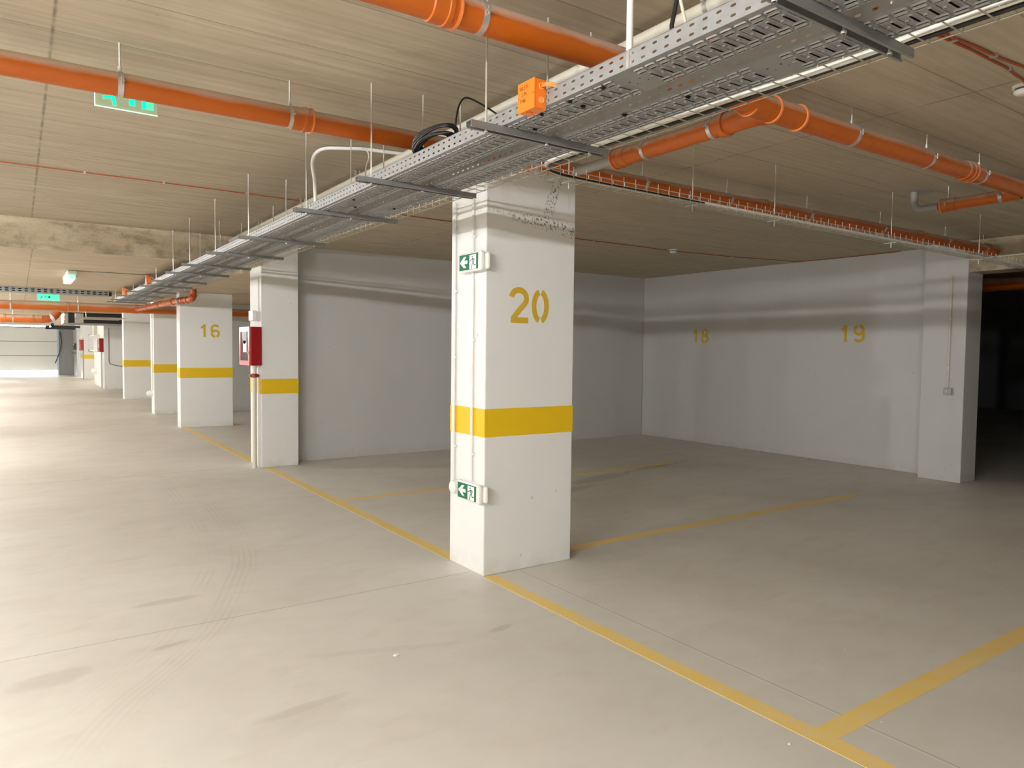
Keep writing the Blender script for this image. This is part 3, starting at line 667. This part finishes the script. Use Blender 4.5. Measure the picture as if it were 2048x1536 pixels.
# orange junction boxes hung on the tray flank
LET = {'V': [[(0, 1), (.3, 0), (.6, 1)]], 'E': [[(.5, 1), (.05, 1), (0, 0), (.5, 0)], [(.03, .5), (.4, .52)]], 'L': [[(0, 1), (0, 0), (.45, 0)]], 'T': [[(0, 1), (.6, .97)], [(.3, .97), (.28, 0)]],
       'I': [[(.1, 1), (.1, 0)]], 'C': [arc(.3, .45, .3, .45, 50, 310, 8)], '.': [[(.1, 0), (.16, .06)]], '2': [arc(.25, .72, .25, .26, 170, -40, 8)+[(0, 0), (.55, 0)]], '4': [[(.35, 1), (0, .35), (.55, .4)], [(.42, .7), (.4, 0)]], 'M': [[(0, 0), (.08, .8), (.3, .3), (.5, .8), (.6, 0)]], 'N': [[(0, 0), (.05, .8), (.45, .1), (.5, .85)]]}
def jbox(x1, y0, y1, z0, z1, dep, lab, text=None):
    J = thing('junction_box', lab, 'junction box', (x1-dep/2, (y0+y1)/2, z0), 'orange boxes on the tray flank')
    x0 = x1-dep
    MB().box(x0+.006, x1, y0+.0015, y1-.0015, z0+.0015, z1-.0015).build('box_body', M['box_or'], J, bevel=.002)
    MB().box(x0, x0+.006, y0, y1, z0, z1).build('box_lid', M['box_or'], J, bevel=.0015)
    zc = (z0+z1)/2; h = z1-z0
    MB().ring((x0+dep*.60, y0, z0+h*.30), (0, 1, 0), .0085, .0115, .004, 24).lathe((x0+dep*.60, y0-.001, z0+h*.30), (0, 1, 0), [(0, .0088), (.003, .0088)], 20).build('knockout', M['knock'], J, smooth=40)
    MB().ring((x0+dep*.60, y0, z0+h*.76), (0, 1, 0), .0095, .0125, .006, 24).build('cable_gland', M['knock'], J, smooth=40)
    m = MB(); m.lathe((x0+dep*.5, (y0*.35+y1*.65), z0-.001), (0, 0, 1), [(0, .014), (.003, .014)], 20); m.build('knockout', M['box_or'], J, smooth=40)
    m = MB()
    for q in range(2):
        m.tube([(x0+dep*.60, y0+.01, z0+h*(.73+.06*q)), (x0+dep*.62, y0-.015, z0+h*(.74+.06*q)), (x0+dep*.8, y0-.04, z0+h*(.70+.07*q)), (x1+.02, y0-.06, z0+h*(.62+.06*q)), (x1+.03, y0-.09, z0+h*(.35+.06*q))], .0042, 8)
    m.build('cable_tail', M['cable_or'], J, smooth=60)
    if text:
        m = MB()
        for (txt, u, v, s) in text:
            cx = u
            for ch in txt:
                if ch == ' ': cx += s*.5; continue
                for p in LET[ch]: m.stroke([(cx+a*s, v+b*s) for a, b in p], .0018, lambda a, b, t: (x0-.0003-t, y1-a, z0+b), .0004)
                cx += s*(.36 if ch in 'I.' else .78)
        m.build('marker_note', M['ink'], J)
    m = MB()
    for yy in (y0+.006, y1-.006): m.lathe((x0-.0006, yy, zc), (1, 0, 0), [(0, .002), (.002, .002)], 10)
    m.build('lid_screw', M['ink'], J)
    return J
jbox(1.6035, 2.128, 2.232, 2.428, 2.536, .056, 'orange junction box with black handwriting on the aisle side tray, nearest of three', [('VELETI', .014, .079, .0125), ('C.24', .028, .058, .011), ('T INC.', .018, .034, .0115)])
jbox(1.6035, 11.55, 11.68, 2.45, 2.585, .056, 'small orange junction box on the tray, between the near box and the far one')
jbox(1.6035, 14.35, 14.5, 2.44, 2.585, .056, 'small orange junction box on the tray, farthest of three')

# red fire cables on the ceiling, with clips
def ceil_cable(pts, r, lab, clips):
    Q = thing('fire_cable', lab, 'cable', pts[0])
    fine = []
    for i in range(len(pts)-1):
        a, b = Vector(pts[i]), Vector(pts[i+1]); n = max(2, int((b-a).length/.25))
        fine += [tuple(a.lerp(b, k/n) + Vector((0, .006*math.sin(k*2.3+i), 0))) for k in range(n)]
    fine.append(pts[-1])
    MB().tube(fine, r, 8).build('cable_sheath', M['redcable'], Q, smooth=60)
    for p in clips:
        MB().box(p[0]-.008, p[0]+.008, p[1]-.016, p[1]+.016, ZC-.015, ZC).build('cable_clip', M['zinc'], Q)
    return Q
zk = ZC-.008
ceil_cable([(-3, 6.70, zk), (.4, 6.665, zk), (1.5, 6.67, zk), (2.3, 6.70, zk), (5.5, 6.83, zk), (6.8, 6.82, zk), (7.2, 6.84, zk)], .0045, 'thin red cable clipped along the ceiling across the aisle to the smoke detector', [(v, 6.67, 0) for v in (-.6, .46, 1.03, 1.7)] + [(5.0, 6.8, 0), (5.9, 6.83, 0)])
ceil_cable([(7.34, 6.84, zk), (8.5, 6.70, zk), (9.55, 6.46, zk), (9.67, 6.0, zk), (9.67, 5.0, zk)], .0045, 'thin red cable from the smoke detector to the top of the right wall', [(8.4, 6.71, 0)])
ceil_cable([(2.3, 1.66, zk), (3.3, 1.56, zk), (3.75, 1.545, zk), (4.05, 1.56, zk), (4.19, 1.575, zk)], .006, 'red cable clipped to the ceiling, leading to the smoke detector at the right edge', [(3.38, 1.55, 0), (3.93, 1.55, 0)])
ceil_cable([(2.3, 1.64, zk), (3.3, 1.54, zk), (3.75, 1.51, zk), (5, 1.45, zk)], .006, 'second red cable, parting from the first above the smoke detector at the right edge', [(3.70, 1.52, 0)])
def detector(x, y, lab):
    Dt = thing('smoke_detector', lab, 'smoke detector', (x, y, ZC))
    MB().lathe((x, y, ZC), (0, 0, -1), [(0, .052), (.012, .052), (.014, .048)], 32).build('detector_base', M['detector'], Dt, smooth=35)
    MB().lathe((x, y, ZC-.026), (0, 0, -1), [(0, .046), (.010, .045), (.018, .036), (.021, .02)], 32).build('detector_head', M['detector'], Dt, smooth=35)
    MB().lathe((x, y, ZC-.013), (0, 0, -1), [(0, .040), (.014, .040)], 32).build('vent_slot', M['detdark'], Dt, smooth=35)
detector(7.27, 6.78, 'small white smoke detector on the ceiling above the number 18 corner')
detector(4.25, 1.60, 'white smoke detector on the ceiling at the right edge')

# ------------------------------------------------------------------ signs
def pict_exit(fn, w, h, parent):
    """green panel with arrow to the left and a running figure on white, fn(u, v, depth)"""
    MB().extrude_poly([(0, 0), (w, 0), (w, h), (0, h)], fn, .0012).build('green_face', M['green'], parent)
    f2 = lambda u, v, t: fn(u, v, .0012+t)
    m = MB().extrude_poly([(w*.55, h*.02), (w*.90, h*.02), (w*.90, h*.93), (w*.55, h*.93)], f2, .0006)
    aw = [(.03, .5), (.25, .86), (.38, .86), (.26, .62), (.44, .62), (.44, .40), (.26, .40), (.38, .16), (.25, .16)]
    m.extrude_poly([(w*a, h*b) for a, b in aw], f2, .0006)
    m.build('white_symbols', M['signw'], parent)
    f3 = lambda u, v, t: fn(u, v, .0019+t)
    m = MB().extrude_poly([(w*.70+h*.055*math.cos(a*PI/6), h*.80+h*.06*math.sin(a*PI/6)) for a in range(12)], f3, .0005)
    S = lambda pts, k: m.stroke([(w*a, h*b) for a, b in pts], h*k, f3, .0005)
    S([(.71, .70), (.735, .58), (.755, .44)], .12); S([(.70, .68), (.64, .58), (.57, .53)], .055); S([(.74, .68), (.80, .64), (.82, .54)], .055)
    S([(.745, .46), (.70, .32), (.655, .08)], .07); S([(.755, .45), (.79, .30), (.80, .26), (.88, .27)], .07); S([(.655, .09), (.69, .04)], .05)
    m.build('running_figure', M['manc'], parent)
def exit_light(yc, zc, lab, pod=False):
    x1 = 2.603
    G = thing('exit_light', lab, 'exit sign', (x1, yc, zc), 'exit lights on the nearest column')
    MB().box(x1-.032, x1, yc-.165, yc+.135, zc-.058, zc+.058).build('back_box', M['casing'], G, bevel=.018)
    MB().box(x1-.064, x1-.032, yc-.135, yc+.165, zc-.066, zc+.066).build('front_cover', M['casing'], G, bevel=.012)
    fn = lambda u, v, t: (x1-.0645-t, yc+.147-u, zc-.053+v)
    pict_exit(fn, .245, .106, G)
    if pod:
        MB().lathe((x1-.005, yc+.20, zc+.005), (-1, 0, 0), [(0, .05), (.045, .052), (.075, .045), (.088, .025), (.09, .005)], 28).build('lamp_pod', M['casing'], G, smooth=40)
exit_light(4.20, 2.150, 'upper green exit sign with left arrow on the nearest column')
exit_light(4.20, .575, 'lower green exit sign with left arrow, near the foot of the nearest column', True)
# conduits on the nearest column
def riser(x, y, z0, z1, r, lab, clips, mat='white_pvc', clipz=None):
    Cn = thing('wall_conduit', lab, 'conduit', (x, y, z0))
    MB().cyl((x, y, z0), (x, y, z1), r, 16).build('conduit_pipe', M[mat], Cn, smooth=40)
    for z in clips:
        MB().ring((x, y, z), (0, 0, 1), r, r+.003, .014, 16).box(x-.003, x+.012, y-r-.016, y-r, z-.006, z+.006).build('conduit_clip', M['white_pvc'], Cn, smooth=40)
riser(2.587, 4.50, .60, 2.60, .0125, 'left white conduit running down the side of the nearest column', (.86, 1.5, 1.97))
riser(2.590, 4.252, .642, 2.60, .0095, 'right white conduit running down the side of the nearest column behind the signs', (.83, 1.62, 2.33))
# hanging green exit sign across the aisle
G = thing('hanging_exit_sign', 'clear acrylic exit sign lit green, hanging behind the orange pipe at the left', 'exit sign', (.45, 3.93, 2.80))
ys = 3.93
MB().box(.318, .582, ys-.012, ys+.018, 2.775, 2.795).cyl((.4225, ys+.003, 2.795), (.4225, ys+.003, ZC), .004, 8).build('sign_housing', M['casing'], G, bevel=.006)
MB().box(.318, .582, ys, ys+.006, 2.679, 2.775).build('acrylic_panel', M['acrylic'], G)
mk = MB(); fn = lambda u, v, t: (.318+u, ys-.0006-t, 2.679+v)
mk.stroke([(.052, .085), (.062, .07), (.072, .055)], .026, fn); mk.stroke([(.072, .058), (.082, .012)], .014, fn); mk.stroke([(.068, .058), (.055, .047), (.032, .043)], .013, fn); mk.stroke([(.066, .085), (.095, .072), (.112, .068)], .013, fn); mk.stroke([(.05, .085), (.04, .075), (.035, .065)], .01, fn)
mk.extrude_poly([(.048+.012*math.cos(a*PI/6), .094+.012*math.sin(a*PI/6)) for a in range(12)], fn, .001)
mk.stroke([(.155, .025), (.155, .095)], .024, fn); mk.extrude_poly([(.128, .085), (.182, .085), (.155, .108)], fn, .001)
mk.extrude_poly([(.198, .02), (.214, .02), (.214, .107), (.198, .107)], fn, .001)
mk.build('lit_symbols', M['glow'], G)
MB().box(.533, .566, ys-.0016, ys-.0006, 2.699, 2.775).build('lit_doorway', M['glow2'], G)
MB().box(.316, .584, ys-.001, ys+.007, 2.6765, 2.679).box(.3155, .318, ys-.001, ys+.007, 2.679, 2.775).build('lit_edge', M['edge'], G)
# far exit light under the low ceiling
G = thing('far_exit_light', 'small green exit light glowing above the far orange pipe', 'exit sign', (.55, 16.6, 2.5))
MB().box(.30, .72, 16.58, 16.66, 2.55, 2.59).build('sign_housing', M['casing'], G, bevel=.006)
MB().box(.33, .69, 16.60, 16.615, 2.425, 2.55).build('sign_face', M['glow2'], G)
fn = lambda u, v, t: (.33+u, 16.5985-t, 2.455+v)
m = MB(); m.stroke([(.05, .01), (.08, .05)], .014, fn); m.stroke([(.11, .03), (.15, .045)], .012, fn); m.extrude_poly([(.16, .04), (.22, .04), (.19, .008)], fn, .001); m.stroke([(.19, .03), (.19, .055)], .02, fn)
m.build('lit_symbols', M['green'], G)
# emergency lamp under the low ceiling
L = thing('emergency_lamp', 'white emergency lamp with a mint lit end under the low ceiling', 'lamp', (.63, 12.2, 2.55))
MB().box(.58, .70, 11.7, 12.9, 2.53, ZL).build('lamp_housing', M['casing'], L, bevel=.02)
MB().box(.585, .695, 11.85, 12.88, 2.485, 2.53).build('lamp_lens', M['led'], L, bevel=.02)
MB().box(.60, .68, 11.685, 11.84, 2.49, 2.535).build('green_end', M['mint'], L, bevel=.01)
tag(MB().tube([(.68, 11.72, 2.59), (1.0, 11.7, 2.592), (1.45, 11.7, 2.592), (1.6, 11.7, 2.592)], .006, 8).build('lamp_cable', M['grey_pvc'], smooth=60), 'dark cable from the emergency lamp along the low ceiling to the tray', 'cable')

# ------------------------------------------------------------------ hose cabinets and boxes on the columns
def hose_cabinet(x0, x1, y0, y1, z0, z1, lab):
    Hc = thing('hose_cabinet', lab, 'fire hose cabinet', ((x0+x1)/2, (y0+y1)/2, z0), 'red fire hose cabinets')
    MB().box(x0+.02, x1, y0, y1, z0, z1).build('cabinet_body', M['red'], Hc, bevel=.004)
    yf, zf = (y1-y0), (z1-z0); b = .06
    d = MB(); d.box(x0, x0+.02, y0, y1, z0, z0+b); d.box(x0, x0+.02, y0, y1, z1-b, z1); d.box(x0, x0+.02, y0, y0+b, z0+b, z1-b); d.box(x0, x0+.02, y1-b, y1, z0+b, z1-b)
    dr_ = d.build('cabinet_door', M['pinkframe'], Hc)
    MB().box(x0+.008, x0+.014, y0+b, y1-b, z0+b, z1-b).build('door_glass', M['glass_dk'], dr_)
    MB().lathe((x0+.007, (y0+y1)/2, z1-zf*.22), (-1, 0, 0), [(0, .11), (.003, .11)], 28).build('hose_drum', M['hose'], dr_)
    MB().box(x0+.004, x0+.008, (y0+y1)/2-.09, (y0+y1)/2+.07, z0+zf*.34, z0+zf*.64).build('instruction_label', M['paper'], dr_)
    MB().box(x0-.012, x0, y0+.015, y0+.035, z0+zf*.30, z0+zf*.36).build('door_latch', M['clamp'], dr_)
    return Hc
hose_cabinet(2.425, 2.58, 9.42, 9.92, 1.325, 1.82, 'red fire hose cabinet on the second column, its side facing the camera')
hose_cabinet(2.42, 2.57, 29.82, 30.4, 1.345, 1.835, 'small red fire hose cabinet far down the aisle, right of the grey panel box')
hose_cabinet(2.40, 2.55, 39.02, 39.6, 1.345, 1.845, 'smallest red fire hose cabinet, on the farthest column')
S = thing('hose_standpipe', 'white vertical water pipe with a red valve below the nearest hose cabinet', 'pipe', (2.50, 9.47, 0))
MB().cyl((2.50, 9.47, 0), (2.50, 9.47, 1.33), .027, 18).build('pipe_barrel', M['grey_pvc'] if False else M['cream'], S, smooth=40)
MB().lathe((2.50, 9.47, 1.17), (0, 0, 1), [(0, .036), (.012, .047), (.04, .047), (.05, .036)], 18).box(2.44, 2.56, 9.455, 9.485, 1.18, 1.205).build('red_coupling', M['cast'], S, smooth=40)
for yy, r, lab in ((9.60, .014, 'thin white conduit beside the water pipe on the second column'),):
    riser(2.562, 9.50, 0, 1.33, r, lab, (.3, .7))
J = thing('alarm_box', 'white square alarm box above the nearest red hose cabinet', 'alarm box', (2.53, 9.5, 1.95))
MB().box(2.53, 2.58, 9.46, 9.60, 1.905, 2.02).build('box_body', M['white_pvc'], J, bevel=.006); MB().box(2.475, 2.53, 9.45, 9.64, 1.90, 2.03).build('box_cover', M['white_pvc'], J, bevel=.006)
MB().box(2.473, 2.475, 9.49, 9.58, 1.915, 1.93).build('red_print', M['pinkframe'], J)
riser(2.566, 9.53, 2.02, 2.46, .010, 'white conduit rising from the alarm box to the tray', (2.2,))
# things on the far columns
P_ = thing('panel_box', 'light grey electrical panel box on the long far column', 'electrical panel', (2.5, 31.9, 1.6))
MB().box(2.36, 2.57, 31.2, 33.3, 1.36, 1.98).build('cabinet_body', M['casing'], P_, bevel=.01); MB().box(2.345, 2.36, 31.25, 33.25, 1.40, 1.94).build('cabinet_door', M['socket'], P_, bevel=.004)
MB().box(2.45, 2.57, 32.3, 33., 1.98, ZL).build('cable_trunk', M['cream'], P_)
riser(2.55, 29.95, 0, 1.345, .02, 'white pipe under the small far hose cabinet', ()); riser(2.535, 30.2, 0, 1.345, .035, 'grey pipe beside the one under the small far hose cabinet', (), 'grey_pvc')
riser(2.53, 39.1, 0, 1.345, .03, 'grey pipe under the smallest hose cabinet', (), 'grey_pvc')
riser(2.545, 18.3, .55, 2.5, .02, 'white conduit on the half hidden column behind column 16', (1.0, 1.6, 2.2)); riser(2.545, 18.42, .55, 2.5, .014, 'second white conduit on the half hidden column behind column 16', (1.2, 2.0))
J = thing('emergency_pod', 'round white emergency lamp near the foot of the half hidden column', 'lamp', (2.54, 18.45, .45))
MB().lathe((2.56, 18.45, .47), (-1, 0, 0), [(0, .07), (.07, .07), (.11, .05), (.12, .01)], 24).build('lamp_body', M['casing'], J, smooth=40)
J = thing('emergency_pod', 'round white emergency lamp low on the long far column', 'lamp', (2.54, 33., .5))
MB().lathe((2.57, 33., .56), (-1, 0, 0), [(0, .12), (.12, .12), (.17, .08), (.18, .01)], 24).build('lamp_body', M['casing'], J, smooth=40)
J = thing('strobe_lamp', 'small white lamp above the smallest hose cabinet', 'lamp', (2.5, 39.1, 1.95))
MB().lathe((2.55, 39.2, 1.98), (-1, 0, 0), [(0, .1), (.06, .1), (.1, .06), (.11, .01)], 20).build('lamp_body', M['white_pvc'], J, smooth=40)
m = MB().tube([(2.72, 29.79, 2.2), (2.72, 29.79, 1.0), (2.76, 29.79, .9), (3.1, 29.79, .82), (3.28, 29.79, .76)], .02, 10); tag(m.build('grey_conduit', M['grey_pvc'], smooth=60), 'grey conduit kinking down the front of the long far column', 'conduit')
S = thing('wall_socket', 'small grey socket on the farthest column, at the end of a thin cable', 'socket', (2.9, 38.98, 1.4))
MB().box(2.72, 2.9, 38.94, 39.0, 1.28, 1.40).build('socket_body', M['grey_pvc'], S, bevel=.01); MB().cyl((2.8, 38.98, 1.4), (2.76, 38.98, 2.1), .012, 8).build('socket_cable', M['grey_pvc'], S)
# conduit and switch on the pier of the right wall
riser(9.398, 4.222, 1.16, 2.52, .011, 'pale conduit running down the pier beside the dark opening to the switch', (2.0, 1.4), 'cream')
S = thing('wall_switch', 'small grey push switch on the pier beside the dark opening', 'switch', (9.40, 4.215, 1.11))
MB().box(9.365, 9.41, 4.168, 4.26, 1.067, 1.155).build('switch_box', M['socket'], S, bevel=.005)
MB().lathe((9.366, 4.222, 1.112), (-1, 0, 0), [(0, .014), (.006, .014), (.009, .008)], 18).build('push_button', M['detector'], S, smooth=40)
m = MB().tube([(9.38, 4.05, 2.70), (9.385, 3.9, 2.705), (9.39, 3.4, 2.71), (9.395, 2.4, 2.715)], .010, 10); tag(m.build('pale_conduit', M['cream'], smooth=60), 'pale conduit along the beam over the dark opening at the right', 'conduit')

# ------------------------------------------------------------------ far end: cross tray, ventilator, ladder, wires
def xtray():
    T = thing('cross_tray', 'perforated cable tray crossing the aisle under the low ceiling at the far left', 'cable tray', (-2, 15.7, 2.5))
    n = int(7.5/PITCH); h = .092; fv = cell(h, PITCH*2, [slot(h*.30, PITCH, .020, .055), slot(h*.70, PITCH, .020, .055)])
    m = MB()
    for k in range(n//2): m.add([(-6+v+k*PITCH*2, 15.7, 2.506+u) for u, v, w in fv[0]], fv[1])
    m.build('side_rail', M['galvd'], T); MB().box(-6, 1.5, 15.702, 15.95, 2.505, 2.507).build('tray_base', M['galvd'], T)
    for q in range(3): tag(MB().cyl((-6, 15.74+q*.075, 2.545), (1.5, 15.74+q*.075, 2.545), .034, 10).build('power_cable', M['black'], smooth=60), 'thick black cable added in the cross tray to darken its slots', 'cable', 'cables added to darken the cross tray')  # cables added behind the slots so that they read dark
    MB().box(-6, 1.5, 15.95, 15.953, 2.507, 2.598).build('side_rail', M['galvd'], T)
xtray()
tag(MB().cyl((-6, 16.4, 2.572), (.30, 16.4, 2.57), .016, 12).build('cross_conduit', M['white_pvc'], smooth=40), 'white conduit crossing the aisle to the left of the far exit light', 'conduit')
tag(MB().cyl((.74, 16.4, 2.57), (1.75, 16.4, 2.57), .016, 12).build('cross_conduit', M['white_pvc'], smooth=40), 'white conduit crossing the aisle to the right of the far exit light', 'conduit')
V_ = thing('ventilator', 'large dark ventilation duct with foil wrap under the ceiling beside the garage door', 'ventilation duct', (2, 27, 2.3))
MB().box(1.28, 3.4, 26.6, 28.2, 2.28, 2.59).build('duct_body', M['duct'], V_, bevel=.02)
MB().box(1.20, 1.34, 26.55, 28.25, 2.26, 2.595).build('foil_end', M['foil'], V_, bevel=.03); MB().box(1.5, 1.75, 26.57, 28.22, 2.27, 2.595).build('foil_wrap', M['foil'], V_, bevel=.02)
MB().box(1.2, 3.4, 26.58, 28.2, 2.25, 2.28).build('duct_flange', M['galvd'], V_)
B3 = thing('wire_rack', 'wire rack hanging in front of the dark ventilation duct', 'cable basket', (2.0, 22, 2.3))
m = MB()
for k in range(16): m.box(1.45+k*.06, 1.456+k*.06, 21.4, 23.4, 2.29, 2.297)
for k in range(6): m.box(1.45, 2.4, 21.4+k*.39, 21.42+k*.39, 2.29, 2.297)
m.build('rack_wires', M['wire'], B3); MB().cyl((1.47, 21.5, 2.29), (1.45, 21.5, ZL), .01, 8).build('hanger_rod', M['zinc'], B3)
A_ = thing('door_arm', 'upper black curved rail of the garage door drive', 'door rail', (1.5, 38, 2.4))
MB().box(1.30, 1.42, 40., 40.1, 2.42, 2.60).box(1.30, 2.48, 40, 40.1, 2.40, 2.50).build('rail_bar', M['black2'], A_, bevel=.01)
A_ = thing('door_arm', 'lower black rail of the garage door drive', 'door rail', (1.5, 38, 2.3))
MB().box(1.06, 1.22, 39., 39.1, 2.31, 2.46).box(1.06, 2.22, 39, 39.1, 2.30, 2.38).build('rail_bar', M['black2'], A_, bevel=.01)
m = MB().tube([(1.86, 44.9, 2.3), (1.92, 44.9, 1.8), (1.86, 44.9, 1.3), (1.72, 44.9, .9), (1.62, 44.9, .62)], .02, 8); tag(m.build('hanging_cable', M['black'], smooth=60), 'dark cable hanging down beside the garage door', 'cable')
m = MB().tube([(2.40, 42.3, 1.18), (2.43, 43.2, 1.15), (2.43, 44.3, 1.17), (2.4, 44.9, 1.2)], .02, 8); tag(m.build('sagging_cable', M['black'], smooth=60), 'dark cable sagging across the grey end wall', 'cable')
S = thing('control_box', 'small dark door control box on the grey end wall', 'control box', (2.4, 42.6, 1.55))
MB().box(2.34, 2.45, 42.4, 43.1, 1.36, 1.68).build('box_body', M['dark'], S, bevel=.01); MB().box(2.33, 2.345, 42.5, 42.7, 1.58, 1.66).build('indicator', M['signw'], S)

# ------------------------------------------------------------------ crumbs on the floor
def crumb(x, y, s, lab, seed, flat=.35):
    import bmesh
    rnd = random.Random(seed); bm = bmesh.new(); bmesh.ops.create_icosphere(bm, subdivisions=2, radius=1)
    for v in bm.verts: k = .7+.6*rnd.random(); v.co = Vector((v.co.x*s*k, v.co.y*s*.7*k, max(v.co.z, -.6)*s*flat*k))
    lo = min(v.co.z for v in bm.verts)
    for v in bm.verts: v.co += Vector((x, y, -lo))
    me = bpy.data.meshes.new('plaster_crumb'); bm.to_mesh(me); bm.free(); me.materials.append(M['chip'])
    o = bpy.data.objects.new('plaster_crumb', me); COL.objects.link(o); tag(o, lab, 'debris', 'pale crumbs on the floor')
crumb(1.555, 3.27, .016, 'white flake lying on the open aisle floor left of the long yellow line', 1, .25)
crumb(2.50, 1.66, .009, 'white crumb just left of the T junction of the yellow lines', 2)
crumb(2.98, 1.55, .005, 'white crumb below the yellow bay divider at the bottom right', 3)
crumb(3.55, 2.05, .006, 'white crumb on the bay floor above the bottom right divider', 4)
crumb(2.92, 3.70, .008, 'white crumb at the foot of the nearest column, beside the floor crack', 5)
crumb(2.86, 4.03, .007, 'pale crumb against the base of the nearest column front', 6)
crumb(3.55, 3.05, .006, 'white crumb in the bay to the right of the nearest column', 8)

# ------------------------------------------------------------------ lamps: round globes along the far side of the aisle, some splitting one lamp, and the sky outside
def luminaire(x, y, zc, lab, k=1., z=None):
    z = z or zc-.15; r = .075*math.sqrt(k)
    F = thing('bulkhead_lamp', lab, 'lamp', (x, y, zc), 'bulkhead lamps along the aisle')
    m = MB().lathe((x, y, zc), (0, 0, -1), [(0, .10), (.02, .10), (.025, .05), (zc-z-r*.86, .05), (zc-z-r*.80, r*.75)], 28); m.build('lamp_housing', M['lampbody'], F, smooth=35)
    MB().lathe((x, y, z), (0, 0, -1), [(r*math.sin(a*PI/20), r*math.cos(a*PI/20)) for a in range(-8, 10)], 28).build('lamp_globe', M['tube'], F, smooth=60)
for y, k, lab in ((-3.3, .55, 'round lamp over the aisle behind the camera'), (-.45, .25, 'first of four globes splitting one unseen lamp over the aisle beside the camera'), (.25, .25, 'second of four globes splitting one unseen lamp over the aisle beside the camera'), (.95, .25, 'third of four globes splitting one unseen lamp over the aisle beside the camera'), (1.65, .25, 'last of four globes splitting one unseen lamp over the aisle beside the camera'), (4.1, .14, 'first of two small globes splitting one unseen lamp opposite the column numbered 20'), (4.9, .14, 'second of two small globes splitting one unseen lamp opposite the column numbered 20'), (8.4, .24, 'round lamp over the aisle just before the ceiling steps down'), (12.5, .72, 'round lamp over the aisle under the start of the low ceiling'), (18.6, .72, 'round lamp over the aisle past the far pipe'), (24, .72, 'round lamp over the aisle before the ventilator'), (30, .72, 'round lamp over the aisle opposite the long column'), (37, .72, 'round lamp over the aisle before the garage door')):  # grouped globes each split one unseen lamp to soften shadow edges
    luminaire(-2.7, y, ZC if y < YS else ZL, lab, k, z=2.735 if y < YS else None)
wd = bpy.data.worlds.new('daylight'); SC.world = wd; wd.use_nodes = True
bg = wd.node_tree.nodes['Background']; bg.inputs[0].default_value = (.85, .93, 1, 1); bg.inputs[1].default_value = 25.

SC.view_settings.view_transform = 'Standard'; SC.view_settings.look = 'None'; SC.view_settings.exposure = .66; SC.view_settings.gamma = 1.; SC.view_settings.use_curve_mapping = False
SC.cycles.max_bounces = 10; SC.cycles.diffuse_bounces = 6; SC.cycles.sample_clamp_indirect = 6.
